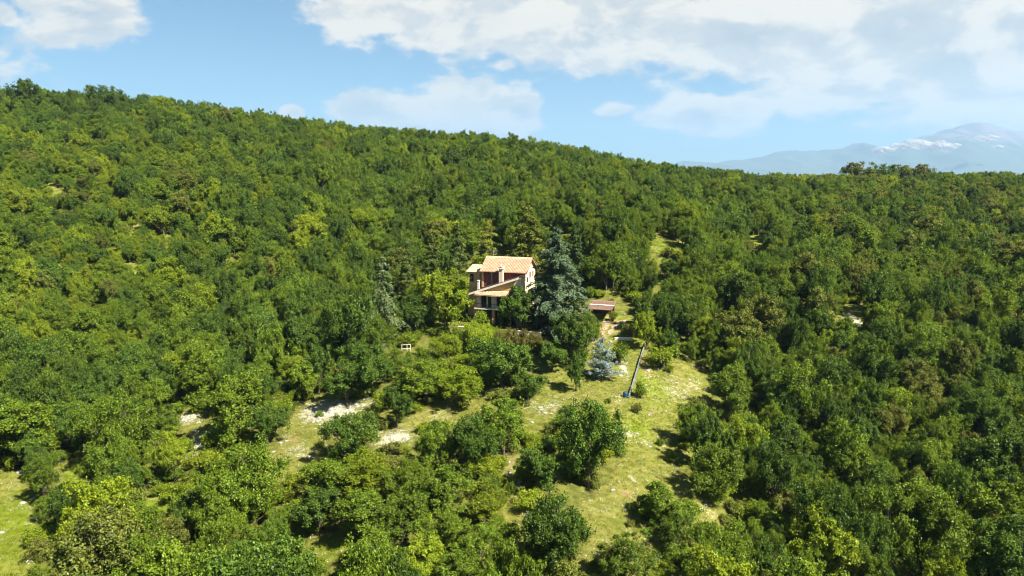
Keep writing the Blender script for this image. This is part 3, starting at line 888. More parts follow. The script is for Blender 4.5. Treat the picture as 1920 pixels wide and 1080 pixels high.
# chimney through the lower roof
ch = hp(MB().box(-5.05, -4.25, -1.35, -.55, hz_(-2.7), hz_(.55)), 'chimney', M['plaster'])
hp(MB().box(-5.2, -4.1, -1.5, -.4, hz_(.553), hz_(.70)), 'chimney_cap', M['white_trim'], ch)
for cx in (-5.0, -4.4):
    hp(MB().box(cx, cx + .12, -1.3, -.6, hz_(.703), hz_(1.0)), 'chimney_pier', M['plaster'], ch)
hp(MB().box(-5.1, -4.18, -1.42, -.48, hz_(1.003), hz_(1.09)), 'chimney_hood', M['tile'], ch)
hp(MB().tube([(-4.65, -.95, hz_(1.09)), (-4.65, -.95, hz_(1.45))], .10, 8), 'chimney_pot', M['white_trim'], ch)
ch2 = hp(MB().box(-9.45, -9.1, -1.7, -1.3, hz_(-3.9), hz_(-1.95)), 'flue', M['white_trim'])
hp(MB().box(-9.52, -9.03, -1.77, -1.23, hz_(-1.947), hz_(-1.85)), 'flue_cap', M['white_trim'], ch2)
# television aerial at the back
ant = hp(MB().tube([(-8.6, 5.5, hz_(.6)), (-8.6, 5.5, hz_(3.6))], .03, 6), 'aerial', M['metal_grey'])
for zz, L in ((3.5, .9), (3.1, .7), (2.7, .5)):
    hp(MB().tube([(-8.6 - L, 5.5, hz_(zz)), (-8.6 + L, 5.5, hz_(zz))], .015, 5), 'aerial_bar', M['metal_grey'], ant)

# lower wing: one long roof slope falling to the left, gable turned to the viewer
SL = 0.345
wz = lambda x: -.62 + SL * x
hp(MB().prism([(-10.0, 0), (-.02, 0), (-.02, hz_(wz(-.02) - .12)), (-10.0, hz_(wz(-10.0) - .12))], 'y', -2.5, -.06), 'wing_wall', M['plaster_orange_and_bounce'])
hp(MB().prism([(-9.9, hz_(-4.385)), (-.03, hz_(-4.385)), (-.03, hz_(wz(-.03) - .13)), (-9.9, hz_(wz(-9.9) - .13))], 'y', -3.02, -2.503), 'gable_wall', M['plaster_orange_and_bounce'])  # pale wall in eave shade; warm tile bounce is put into its colour
hp(MB().box(-.9, .03, -3.05, .0, 0, hz_(wz(-.9) - .13)), 'wing_corner', M['plaster'])
wr = hp(MB().hexa([(-10.75, -3.3, hz_(wz(-10.75) - .12)), (-.5, -3.3, hz_(wz(-.5) - .12)), (-.5, -.055, hz_(wz(-.5) - .12)), (-10.75, -.055, hz_(wz(-10.75) - .12)),
                   (-10.75, -3.3, hz_(wz(-10.75))), (-.5, -3.3, hz_(wz(-.5))), (-.5, -.055, hz_(wz(-.5))), (-10.75, -.055, hz_(wz(-10.75)))]), 'wing_roof', M['brown_wood'])
tag(wr, 'long sloping terracotta roof of the wing')
tiles_plane('roof_tiles', (-10.8, -.06, hz_(wz(-10.8))), (-10.8, -3.28, hz_(wz(-10.8))), (-.5, -3.28, hz_(wz(-.5))), (-.5, -.06, hz_(wz(-.5))), M['tile'], wr)
hp(MB().hexa([(-10.8, -3.44, hz_(wz(-10.8) - .30)), (-.45, -3.44, hz_(wz(-.45) - .30)), (-.45, -3.31, hz_(wz(-.45) - .30)), (-10.8, -3.31, hz_(wz(-10.8) - .30)),
              (-10.8, -3.44, hz_(wz(-10.8) + .14)), (-.45, -3.44, hz_(wz(-.45) + .14)), (-.45, -3.31, hz_(wz(-.45) + .14)), (-10.8, -3.31, hz_(wz(-10.8) + .14))]), 'verge_fascia', M['white_trim'], wr)
hp(MB().hexa([(-10.8, -3.46, hz_(wz(-10.8) + .15)), (-.45, -3.46, hz_(wz(-.45) + .15)), (-.45, -3.22, hz_(wz(-.45) + .15)), (-10.8, -3.22, hz_(wz(-10.8) + .15)),
              (-10.8, -3.46, hz_(wz(-10.8) + .19)), (-.45, -3.46, hz_(wz(-.45) + .19)), (-.45, -3.22, hz_(wz(-.45) + .19)), (-10.8, -3.22, hz_(wz(-10.8) + .19))]), 'verge_cap', M['dark_wood'], wr)
# wall left of the main block that carries the wing's outer end
hp(MB().box(-10.0, -9.02, -.055, 3.0, 0, hz_(-4.3)), 'side_wall', M['plaster_orange_and_bounce'])
# porch roof over the glazed front, wider towards the right
eL, eR = (-9.2, -4.15), (1.0, -4.75); S2 = 0.50
def pz(x, y): return -4.32 + S2 * (y - (eL[1] + (eR[1] - eL[1]) * (x - eL[0]) / (eR[0] - eL[0])))
c4 = [(eL[0], eL[1]), (eR[0], eR[1]), (eR[0], -3.06), (eL[0], -3.06)]
pr = hp(MB().hexa([(x, y, hz_(pz(x, y) - .12)) for x, y in c4] + [(x, y, hz_(pz(x, y))) for x, y in c4]), 'porch_roof', M['brown_wood'])
tiles_plane('roof_tiles', *[(x, y, hz_(pz(x, y))) for x, y in c4], M['tile'], pr)
hp(MB().tube([(eL[0], eL[1] - .08, hz_(-4.42)), (eR[0], eR[1] - .08, hz_(-4.42))], .06, 8), 'gutter', M['brown_wood'], pr)
# porch storey
FL = -7.0
for x0, x1 in ((-8.95, -8.1), (-5.9, -4.8), (-1.6, -.7)):
    hp(MB().box(x0, x1, -3.45, -2.95, hz_(FL), hz_(-4.40)), 'pillar', M['plaster_pink'])
hp(MB().box(-9.0, -.6, -3.5, -2.9, hz_(-4.62), hz_(-4.395)), 'lintel_beam', M['dark_wood'])
bk = hp(MB().box(-9.0, -.6, -2.56, -2.503, hz_(FL), hz_(-4.4)), 'porch_back', M['recess_shade'])  # back panel painted dark for the shade deep in the porch
for x0, n in ((-7.9, 3), (-4.6, 4)):
    for k in range(n):
        a = x0 + k * .66
        f = hp(MB().box(a, a + .62, -2.62, -2.563, hz_(FL + .05), hz_(-4.7)), 'window', M['dark_wood'])
        hp(MB().box(a + .07, a + .55, -2.632, -2.623, hz_(FL + .15), hz_(-4.8)), 'pane', M['glass'], f)
hp(MB().box(-7.15, -6.85, -2.75, -2.66, hz_(FL + .1), hz_(-4.75)), 'curtain', M['white_trim'])
hp(MB().box(-9.35, .4, -3.9, -2.505, hz_(FL - .22), hz_(FL)), 'balcony_slab', M['white_trim'])
rl = hp(MB().box(-9.3, .3, -3.86, -3.80, hz_(FL + .86), hz_(FL + .92)), 'railing', M['dark_wood'])
for k in range(33):
    x = -9.25 + k * .295
    hp(MB().box(x, x + .03, -3.845, -3.815, hz_(FL), hz_(FL + .857)), 'baluster', M['dark_wood'], rl)
hp(MB().tube([(-9.25, -3.65, hz_(-4.4)), (-9.25, -3.65, .1)], .05, 8), 'downpipe', M['metal_grey'])
# ground storey: recess with piers under the balcony
hp(MB().box(-9.2, .3, -2.56, -2.503, .02, hz_(FL - .25)), 'undercroft_back', M['recess_shade'])  # panel coloured dark to imitate shade under the balcony
for x0 in (-9.1, -5.75, -2.4, -.3):
    hp(MB().box(x0, x0 + .55, -3.6, -3.05, 0, hz_(FL - .223)), 'pier', M['plaster_orange_and_bounce'])
dr = hp(MB().box(-4.4, -3.3, -2.62, -2.563, .05, 2.15), 'door', M['dark_wood'])
hp(MB().box(-3.5, -3.42, -2.66, -2.623, 1.0, 1.12), 'handle', M['metal_grey'], dr)
# orange annex behind on the left
ax = hp(MB().box(-13.4, -9.55, 3.05, 6.5, 0, hz_(-.85)), 'annex', M['plaster_orange_and_bounce'])
tiles_plane('roof_tiles', (-13.7, 2.75, hz_(-.90)), (-9.3, 2.75, hz_(-.90)), (-9.3, 6.7, hz_(.15)), (-13.7, 6.7, hz_(.15)), M['tile'], ax)
hp(MB().prism([(3.06, hz_(-.848)), (6.5, hz_(-.848)), (6.5, hz_(.0))], 'x', -13.38, -9.56), 'annex_gable', M['plaster_orange_and_bounce'], ax)
hp(MB().box(-12.9, -12.1, 2.99, 3.047, hz_(-2.9), hz_(-1.3)), 'annex_opening_shade', M['recess_shade'], ax)  # solid dark panel on the wall, painted as the shade of an opening
hp(MB().box(-11.2, -10.6, 2.60, 3.047, hz_(-3.9), hz_(-.95)), 'annex_pier', M['plaster_orange_and_bounce'], ax)

# terrace in front of the house
MHo = Matrix.Translation(house.location) @ Matrix.Rotation(HTH, 4, 'Z')
def hw(x, y, z): return MHo @ Vector((x, y, z))
ter = MB().box(-10.5, 5.5, -8.6, -2.3, -2.0, .02).build('terrace', M['paving']); ter.matrix_world = MHo
tag(ter, 'pink paved terrace in front of the house', kind='structure')
for i in range(16):
    for j in range(6):
        s_ = MB().box(-10.45 + i, -9.48 + i, -8.55 + j * .98, -7.60 + j * .98, .021, .05)
        if i == 0 and j == 0:
            slab0 = s_.build('slab', M['paving'], ter, .01); continue
        c = slab0.copy(); COL.objects.link(c); c.location = (i * 1.0, j * .98, 0); c.parent = ter
tw = MB().box(-10.7, 5.7, -8.85, -8.6, -2.0, .42).build('terrace_wall', M['plaster_pink']); tw.matrix_world = MHo
tag(tw, 'low pink parapet wall along the front of the terrace', 'wall')
MB().box(-10.75, 5.75, -8.92, -8.53, .423, .50).build('coping', M['white_trim'], tw)

# ------------------------------------------------------------------ shed right of the house
sb = hit(1128, 596)
shed = empty('garden_shed', tuple(sb - np.array((0, 0, .1))), R(-20)); shed.scale = (.95, 1.25, 1.0)
tag(shed, 'small open shed with brown tiled roof and white ridge strip, right of the blue cedar', 'shed')
for x in (-2.2, 2.2):
    for y in (-1.3, 1.5):
        MB().box(x - .08, x + .08, y - .08, y + .08, -.3, 2.0 if y < 0 else 2.75).build('post', M['dark_wood'], shed)
MB().box(-2.25, 2.25, 1.59, 1.68, 0, 2.7).build('back_wall', M['dark_wood'], shed)
MB().box(-2.3, 2.3, -1.4, -1.25, 1.95, 2.1).build('beam', M['dark_wood'], shed)
sr = MB().hexa([(-2.55, -1.75, 2.02), (2.55, -1.75, 2.02), (2.55, 1.95, 2.98), (-2.55, 1.95, 2.98), (-2.55, -1.75, 2.09), (2.55, -1.75, 2.09), (2.55, 1.95, 3.05), (-2.55, 1.95, 3.05)]).build('roof', M['dark_wood'], shed)
tiles_plane('roof_tiles', (-2.6, -1.8, 2.08), (2.6, -1.8, 2.08), (2.6, 2.0, 3.06), (-2.6, 2.0, 3.06), M['tile_old'], sr, .34, .07, .5)
MB().hexa([(-2.6, -.15, 2.66), (2.6, -.15, 2.66), (2.6, .05, 2.71), (-2.6, .05, 2.71), (-2.6, -.15, 2.70), (2.6, -.15, 2.70), (2.6, .05, 2.75), (-2.6, .05, 2.75)]).build('ridge_strip', M['white_trim'], sr)

# ------------------------------------------------------------------ low concrete wall running down the slope, barrel, garden bits
pa = [hit(1211, 645), hit(1203, 668), hit(1195, 695), hit(1187, 722), hit(1179, 748)]
wall_pts = np.array(pa)
mb = MB()
tt = norm(np.gradient(wall_pts, axis=0) * np.array((1, 1, 0))); sd_ = np.stack([-tt[:, 1], tt[:, 0], np.zeros(len(tt))], 1)
for k in range(len(pa) - 1):
    c = []
    for dz in (-.5, .5):
        for q, s in ((k, -1), (k + 1, -1), (k + 1, 1), (k, 1)):
            p = wall_pts[q] + sd_[q] * s * .085; c.append((p[0], p[1], p[2] + dz))
    mb.hexa(c)
cw = mb.build('concrete_wall', M['concrete'])
tag(cw, 'narrow grey concrete wall running down the meadow beside the bushes', 'wall')

bp_ = hit(1172, 745)
br = empty('water_barrel', tuple(bp_ - np.array((0, 0, .05)))); br.scale = (.75, .75, .7)
tag(br, 'blue plastic barrel at the lower end of the concrete wall', 'barrel')
prof = [(0.0, .40), (.08, .43), (.4, .46), (.45, .49), (.5, .46), (.85, .46), (.9, .49), (.95, .46), (1.25, .43), (1.32, .38)]
MB().tube([(0, 0, z * 1.0) for z, _ in prof], [r_ for _, r_ in prof], 16).build('body', M['blue_plastic'], br, smooth=True)
MB().tube([(0, 0, 1.321), (0, 0, 1.36)], [.37, .35], 16).build('lid', M['blue_plastic'], br)

gw = [hit(1152, 637), hit(1182, 638)]
mb = MB(); a, b = gw
mb.hexa([(a[0], a[1] - .2, a[2] - .5), (b[0], b[1] - .2, b[2] - .5), (b[0], b[1] + .2, b[2] - .5), (a[0], a[1] + .2, a[2] - .5),
         (a[0], a[1] - .2, a[2] + .45), (b[0], b[1] - .2, b[2] + .45), (b[0], b[1] + .2, b[2] + .45), (a[0], a[1] + .2, a[2] + .45)])
tag(mb.build('garden_wall', M['white_trim'], bevel=.03), 'short white garden wall between the blue spruce and the shrubs', 'wall')


def strip(name, pts, wid, mat, label):
    P = np.array([hit(*p) for p in pts]); fine = []
    for k in range(len(P) - 1):
        for s in np.linspace(0, 1, 8, endpoint=False): fine.append(P[k] * (1 - s) + P[k + 1] * s)
    fine.append(P[-1]); F = np.array(fine)
    tg = norm(np.gradient(F, axis=0) * np.array((1, 1, 0))); sd = np.stack([-tg[:, 1], tg[:, 0], 0 * tg[:, 0]], 1)
    ww = wid * (1 + .18 * np.sin(np.arange(len(F)) * 1.3)) / 2
    cols = []
    for s in (-1, -.33, .33, 1):
        q = F + sd * (s * ww)[:, None]; q[:, 2] = height(q[:, 0], q[:, 1]) + .06; cols.append(q)
    Vv = np.stack(cols, 1).reshape(-1, 3)
    qq = [(a * 4 + k, a * 4 + k + 1, (a + 1) * 4 + k + 1, (a + 1) * 4 + k) for a in range(len(F) - 1) for k in range(3)]
    tag(link(name, np_mesh(name, Vv, np.array(qq), [mat], smooth=True)), label, kind='structure')


M['path'] = plain('path_earth', (0.27, 0.20, 0.125), 0.95, 0.2, 1.0, 0.5, 8, dirt=((0.25, 0.24, 0.07), 0.6))
strip('path', [(1150, 597), (1140, 606), (1134, 618), (1122, 632), (1112, 645)], .8, M['path'], 'sandy garden path from shed to the blue spruce')
strip('path', [(1178, 602), (1160, 606), (1150, 616), (1142, 628)], .9, M['path'], 'sandy path branching towards the concrete wall')

# pale pergola frame under the weeping cedar
pb = hit(762, 660)
pg = empty('pergola', tuple(pb), R(12)); pg.scale = (.7, .7, .6)
tag(pg, 'small pale wooden frame in the shade beside the weeping cedar', 'pergola')
for x in (-1.1, 0.2, 1.1):
    MB().box(x - .05, x + .05, -.05, .05, -.4, 2.2).build('post', M['white_trim'], pg)
for z in (1.0, 2.2):
    MB().box(-1.2, 1.2, -.04, .04, z, z + .08).build('rail', M['white_trim'], pg)

# ------------------------------------------------------------------ hand-placed trees and shrubs
planted('blue_cedar', PR['cedar'], 1042, 428, 625, 142, 'tall blue-green cedar in front of the right end of the house', dist=127.0)
planted('blue_spruce', PR['spruce'], 1128, 636, 714, 66, 'small silvery blue spruce at the top of the meadow')
planted('weeping_cedar', PR['weeping'], 722, 492, 655, 84, 'grey-green weeping cedar with drooping branches left of the house')
planted('broadleaf_tree', PR['bright'], 838, 512, 632, 108, 'bright yellow-green tree with dark trunk just left of the house')
planted('topiary_tree', PR['round'], 893, 606, 672, 76, 'large round-clipped yellow-green tree below the house', group='clipped round trees')
planted('topiary_tree', PR['round'], 840, 628, 686, 62, 'smaller round-clipped yellow-green tree left of its larger twin', group='clipped round trees')
planted('evergreen_tree', PR['dark'], 970, 536, 620, 70, 'dark green tree hiding the right part of the porch', dist=126.0)
planted('evergreen_tree', PR['fir'], 1008, 540, 625, 56, 'dark conifer between the porch tree and the blue cedar', dist=128.5)
planted('evergreen_tree', PR['dark'], 1068, 588, 692, 78, 'deep green tree at the foot of the blue cedar')
planted('evergreen_tree', OAKS[0], 1100, 590, 668, 52, 'mid green tree between the blue cedar and the garden path')
planted('larch_tree', PR['larch'], 985, 385, 520, 110, 'golden-green conifer with level branches behind the house roof', dist=152.0)
planted('larch_tree', PR['larch'], 915, 415, 540, 80, 'golden-green conifer behind the left end of the house roof', dist=156.0)
planted('fir_tree', PR['fir'], 862, 425, 570, 80, 'dark fir rising left of the tall block of the house', dist=147.0)
planted('fir_tree', PR['fir'], 812, 440, 580, 70, 'dark fir above the bright yellow-green tree', dist=148.0)
planted('fir_tree', PR['fir'], 1075, 425, 560, 66, 'dark fir close behind the blue cedar', dist=150.0)
planted('fir_tree', PR['fir'], 765, 455, 600, 64, 'dark fir between the weeping cedar and the bright tree', dist=143.0)
planted('conical_shrub', PR['dark'], 1080, 664, 738, 38, 'small dark conical shrub alone at the top of the meadow', 'shrub')
planted('garden_shrub', PR['bush'], 1202, 716, 750, 28, 'compact green bush against the concrete wall', 'shrub')
planted('garden_shrub', PR['bush_yellow'], 1242, 652, 692, 64, 'spreading yellow-green bush right of the concrete wall', 'shrub')
planted('garden_shrub', PR['bush'], 1162, 644, 684, 36, 'small open bush under the white garden wall', 'shrub')
planted('garden_shrub', PR['bush_yellow'], 1150, 582, 604, 18, 'little bush at the right corner of the shed', 'shrub')
planted('garden_shrub', PR['bush_yellow'], 1105, 615, 642, 44, 'yellowish bush beside the sandy garden path', 'shrub')
planted('garden_shrub', PR['bush_olive'], 1178, 606, 636, 30, 'mossy yellow bush between the two garden paths', 'shrub')
planted('slender_tree', PR['bright'], 1212, 588, 662, 50, 'slender light green tree at the upper end of the concrete wall')
planted('garden_shrub', PR['bush'], 800, 655, 690, 46, 'green bush left of the clipped round trees', 'shrub')
planted('garden_shrub', PR['bush_olive'], 775, 672, 706, 40, 'olive-green bush below the pale wooden frame', 'shrub')
planted('garden_shrub', PR['bush'], 905, 584, 618, 46, 'green bush at the foot of the orange pier', 'shrub')
planted('garden_shrub', PR['bush_yellow'], 940, 582, 612, 20, 'narrow light bush against the balcony end', 'shrub')
planted('garden_shrub', PR['bush_yellow'], 862, 662, 700, 40, 'light bush between the clipped round trees and the oaks below', 'shrub')
for k, (px, tp) in enumerate([(938, 620), (953, 614), (968, 618), (982, 616), (996, 622), (1010, 628)]):
    planted('hedge_shrub', PR['juniper'], px, tp, 662 + k, 20, '%s brownish-green columnar shrub of the hedge below the terrace, counted from the left' % ['first', 'second', 'third', 'fourth', 'fifth', 'sixth'][k], 'shrub', 'columnar hedge shrubs')

HAND = [  # clearing and meadow oaks: x, crown top, bottom, width, tint, label
    (1103, 757, 924, 122, 'deep', 'biggest solitary oak in the middle of the meadow'),
    (1008, 840, 932, 72, 'deep', 'smaller oak pressed against the left side of the biggest meadow oak'),
    (1038, 938, 1088, 132, 'deep', 'broad oak at the bottom edge, below the biggest meadow oak'),
    (1170, 1012, 1110, 112, 'mid', 'oak cut by the bottom edge at the foot of the meadow'),
    (1236, 916, 1002, 78, 'mid', 'compact oak on the right side of the lower meadow'),
    (1270, 962, 1046, 80, 'mid', 'oak right behind the compact oak of the lower meadow'),
    (1304, 764, 852, 78, 'mid', 'upper of the two oaks on the right edge of the meadow'),
    (1334, 838, 946, 94, 'mid', 'lower and wider of the two oaks on the right edge of the meadow'),
    (656, 780, 876, 96, 'deep', 'dark oak standing alone below the white flower patch'),
    (744, 722, 808, 56, 'deep', 'small dark oak between the two flowery meadow patches'),
    (820, 788, 892, 92, 'mid', 'round oak below the upper flower meadow'),
    (890, 782, 896, 96, 'deep', 'dark oak to the left of the steep meadow strip'),
    (945, 752, 860, 88, 'mid', 'green oak at the top of the steep meadow strip'),
    (622, 868, 950, 96, 'mid', 'oak directly below the lone dark oak of the flower patch'),
    (690, 858, 940, 100, 'yellow', 'pale green oak below the small dark oak'),
    (765, 862, 950, 96, 'mid', 'oak in the upper middle of the lower left thicket'),
    (600, 925, 1010, 92, 'deep', 'dark oak at the left end of the lower left thicket'),
    (680, 925, 1020, 104, 'mid', 'oak in the middle of the lower left thicket'),
    (755, 930, 1022, 100, 'mid', 'oak right of the middle of the lower left thicket'),
    (838, 880, 970, 104, 'mid', 'oak in the lower thicket under the round oak'),
    (832, 960, 1050, 108, 'mid', 'broad oak deep in the thicket left of the steep meadow strip'),
    (908, 905, 995, 84, 'yellow', 'light green oak bordering the steep meadow strip'),
    (905, 985, 1085, 96, 'mid', 'oak near the bottom edge beside the steep meadow strip'),
    (700, 1005, 1100, 108, 'mid', 'wide oak near the bottom edge left of centre'),
    (780, 1018, 1115, 104, 'yellow', 'yellow-green oak cut by the bottom edge left of centre'),
    (860, 1045, 1140, 100, 'mid', 'oak cut by the bottom edge left of the steep meadow strip'),
    (940, 640, 738, 124, 'deep', 'dark wide oak just below the columnar hedge'),
    (990, 702, 755, 70, 'deep', 'low dark oak at the upper left rim of the meadow'),
    (800, 682, 758, 112, 'mid', 'bushy oak below the clipped round trees'),
    (866, 692, 770, 90, 'yellow', 'yellow-green oak beside the dark wide oak'),
    (690, 648, 752, 112, 'deep', 'dark oak under the weeping cedar'),
    (650, 690, 765, 84, 'deep', 'dark oak at the upper end of the white flower patch'),
    (440, 715, 838, 124, 'mid', 'large oak right of the small white clearing'),
    (502, 765, 840, 72, 'deep', 'dark oak on the left rim of the flower meadow'),
    (1364, 694, 792, 78, 'mid', 'oak on the right rim of the upper meadow'),
    (1145, 362, 412, 40, 'mid', 'small oak beside the pale bare patch above the house'),
    (655, 560, 690, 100, 'deep', 'dark tall oak left of the weeping cedar'),
    (778, 548, 640, 76, 'deep', 'dark oak between the weeping cedar and the bright tree'),
    (700, 600, 690, 84, 'mid', 'mid-green oak at the foot of the weeping cedar'),
    (742, 655, 715, 70, 'mid', 'low oak left of the clipped round trees'),
    (905, 660, 712, 70, 'mid', 'low oak under the larger clipped round tree'),
    (1035, 640, 700, 60, 'deep', 'dark oak between the columnar hedge and the blue spruce')]
for (px, tp, bt, w_, tint, lab) in HAND:
    planted('oak_tree', OAKS[int(rng.choice(BY[tint]))], px, tp, bt, w_, lab, 'tree', 'oaks round the meadow')
N_HAND = len(HAND)
# big trees standing out on the skyline
for (px, tp, bt, w_, dist, tint, lab) in [(52, 148, 196, 54, 290, 'deep', 'biggest tree on the skyline of the left hill'), (200, 160, 200, 56, 300, 'deep', 'wide tree on the left skyline, second from the left'),
                                    (1608, 304, 336, 56, 385, 'olive', 'leftmost tall tree of the row in front of the mountain'), (1650, 308, 338, 50, 390, 'deep', 'second tall tree of the row in front of the mountain'),
                                    (1690, 309, 338, 46, 388, 'olive', 'third tall tree of the row in front of the mountain'), (1728, 308, 338, 44, 385, 'olive', 'rightmost tall tree of the row in front of the mountain'),
                                    (1316, 312, 345, 22, 330, 'deep', 'narrow tree on the notch of the skyline left of the mountain')]:
    planted('skyline_tree', OAKS[BY[tint][0]], px, tp, bt, w_, lab, 'tree', 'trees standing out on the skyline', dist=float(dist))

# ------------------------------------------------------------------ the wild wood
pts = []
sp = 3.15
Yv = 36.0
row = 0
while Yv < 520:
    half = 0.86 * Yv + 55
    n = int(2 * half / sp)
    x = -half + sp * (np.arange(n) + (row % 2) * .5) + rng.normal(size=n) * sp * .26
    y = Yv + rng.normal(size=n) * sp * .26
    pts.append(np.stack([x, y], 1)); row += 1; Yv += sp * .88
pts = np.concatenate(pts)
pts = pts[np.abs(pts[:, 0]) < 400]
zz = height(pts[:, 0], pts[:, 1])
fld = np.sin(pts[:, 0] * .045 + 1.2) * np.sin(pts[:, 1] * .05 + .5) + .6 * np.sin(pts[:, 0] * .13 - pts[:, 1] * .09)
wid = np.clip((4.5 + .55 * fld) * np.exp(rng.normal(size=len(pts)) * .30), 2.4, 9.5)
hgt = np.clip(wid * rng.uniform(.95, 1.65, len(pts)) + .6, 3.4, 10.5)
# younger growth on the left slope
ppx, ppy = project(np.stack([pts[:, 0], pts[:, 1], zz + 4], 1))
young = np.exp(-((ppx - 160) / 230) ** 2 - ((ppy - 430) / 170) ** 2)
wid *= 1 - .22 * young; hgt *= 1 - .30 * young
gapn = np.sin(pts[:, 0] * .19 + 2 * np.sin(pts[:, 1] * .07)) * np.sin(pts[:, 1] * .16 + 2 * np.sin(pts[:, 0] * .05 + 1))
ok = rng.uniform(size=len(pts)) > .09 + .42 * np.clip((gapn - .42) * 3, 0, 1) + .20 * young
samples = [(0, .5, 0), (0, .15, 0), (0, .97, 0), (.62, .5, 0), (-.62, .5, 0), (.4, .8, 0), (-.4, .8, 0), (0, .3, 0), (.95, .5, 0), (-.95, .5, 0), (.6, .25, 0), (-.6, .25, 0)]
for si, (sx_, sz_, _) in enumerate(samples):
    qx, qy = project(np.stack([pts[:, 0] + sx_ * wid * .5, pts[:, 1], zz + sz_ * hgt], 1))
    for poly in OPEN_PX: ok &= ~in_poly(qx, qy, poly)
    if si < 3: ok &= ~in_poly(qx, qy, GARDEN_PX)
    ok &= ~in_poly(qx, qy, [(872, 500), (905, 478), (1012, 478), (1016, 560), (1000, 620), (880, 625), (872, 560)])
    ok &= ~in_poly(qx, qy, [(1085, 560), (1165, 560), (1190, 600), (1170, 640), (1110, 640)])
for poly in OPEN_XY: ok &= poly_dist(pts[:, 0], pts[:, 1], poly) < -.3
hs_ = np.array(OCC)
for (x0, y0, z0, r0, h0) in OCC:
    ok &= np.hypot(pts[:, 0] - x0, pts[:, 1] - y0) > (r0 + wid * .5) * (.98 if y0 < 112 else .72)
# the skyline tree tops follow the photograph: keep trees from poking above it
ok &= ~((np.hypot(pts[:, 0] - HO[0], pts[:, 1] - HO[1] - 3)) < 13)
pts, zz, wid, hgt, young = pts[ok], zz[ok], wid[ok], hgt[ok], young[ok]
n = len(pts)
ppx, ppy = project(np.stack([pts[:, 0], pts[:, 1], zz + hgt * .55], 1))
# which kind grows where
w_y = .08 + .50 * young + .18 * np.exp(-((ppx - 1100) / 120) ** 2 - ((ppy - 480) / 70) ** 2) + .16 * np.exp(-((ppx - 1380) / 120) ** 2 - ((ppy - 700) / 90) ** 2)
w_d = .40 + .22 * np.exp(-((ppx - 560) / 260) ** 2 - ((ppy - 560) / 160) ** 2) + .9 * np.exp(-((ppx - 250) / 420) ** 2 - ((ppy - 200) / 45) ** 2)
w_o = .03 + .18 * np.clip((ppx - 1250) / 500, 0, 1) + .02 * young
w_m = .5 * np.ones(n)
ws = np.stack([w_m, w_y, w_d, w_o], 1); ws /= ws.sum(1, keepdims=True)
u = rng.uniform(size=(n, 1)); cls = (u > np.cumsum(ws, 1)).sum(1).clip(0, 3)
TN = ['mid', 'yellow', 'deep', 'olive']
kind = np.array([int(rng.choice(BY[TN[c]])) for c in cls])
rot = rng.uniform(0, 6.283, n)

# which single crowns show largest in the photograph
RWI, RHI = 480, 270
owner = np.full((RHI, RWI), -1, np.int32)
dist = np.hypot(pts[:, 0], pts[:, 1])
ents = [(math.hypot(o_[0], o_[1]), -2, *o_) for o_ in OCC] + [(dist[i], i, pts[i, 0], pts[i, 1], zz[i] + hgt[i] * .52, wid[i] * .5, hgt[i] * .48) for i in range(n)]
ents.sort(key=lambda e: e[0])
seen = np.zeros(n); sxm = np.zeros(n); sym = np.zeros(n)
for (_, i, x0, y0, z0, r0, h0) in ents:
    cx, cy = project(np.array((x0, y0, z0))); dd = math.sqrt(x0 * x0 + y0 * y0 + z0 * z0); k = FPX / dd * RWI / 1920
    cx *= RWI / 1920; cy *= RWI / 1920; a = r0 * k * .92; b = math.hypot(h0 * .95, r0 * .35) * k
    X0, X1, Y0, Y1 = int(max(0, cx - a)), int(min(RWI, cx + a + 1)), int(max(0, cy - b)), int(min(RHI, cy + b + 1))
    if X1 <= X0 or Y1 <= Y0: continue
    yy, xx = np.mgrid[Y0:Y1, X0:X1]
    m_ = (((xx - cx) / max(a, .5)) ** 2 + ((yy - cy) / max(b, .5)) ** 2 < 1) & (owner[Y0:Y1, X0:X1] == -1)
    owner[Y0:Y1, X0:X1][m_] = i if i >= 0 else -2
    if i >= 0:
        seen[i] = m_.sum()
        if seen[i]: sxm[i] = (xx[m_].mean() + .5) * 1920 / RWI; sym[i] = (yy[m_].mean() + .5) * 1920 / RWI
best = np.argsort(-seen)[:300 - N_HAND - 7]
single = np.zeros(n, bool); single[best] = True

WOODS = [  # areas of the wood told by what lies next to them
    ('by the grassy patch, bottom left corner', lambda x, y: x < 260 and y > 800),
    ('along the bottom edge, left of the meadow', lambda x, y: x < 960 and y > 880),
    ('round the small white clearing', lambda x, y: x < 540 and y > 640),
    ('above the flower meadow', lambda x, y: x < 760 and y > 620),
    ('halfway up the left edge', lambda x, y: x < 330 and y > 300),
    ('left of the weeping cedar', lambda x, y: x < 800 and y > 400),
    ('just under the left skyline', lambda x, y: x < 800),
    ('in the bottom right corner', lambda x, y: x > 1600 and y > 800),
    ('along the bottom edge, right of the meadow', lambda x, y: x >= 960 and y > 880),
    ('right of the meadow', lambda x, y: x < 1560 and y > 640),
    ('halfway up the right edge', lambda x, y: x > 1560 and y > 560),
    ('above the garden shed', lambda x, y: x < 1480 and y > 480),
    ('on the plateau below the mountain', lambda x, y: x > 1480),
    ('on the hill behind the house', lambda x, y: True)]
TW = {'mid': 'mid-green', 'yellow': 'yellow-green', 'deep': 'dark green', 'olive': 'olive-brown'}
area = np.array([next(k for k, (_, f) in enumerate(WOODS) if f(sxm[i], sym[i])) if seen[i] > 0 else -1 for i in range(n)])
labels = {}
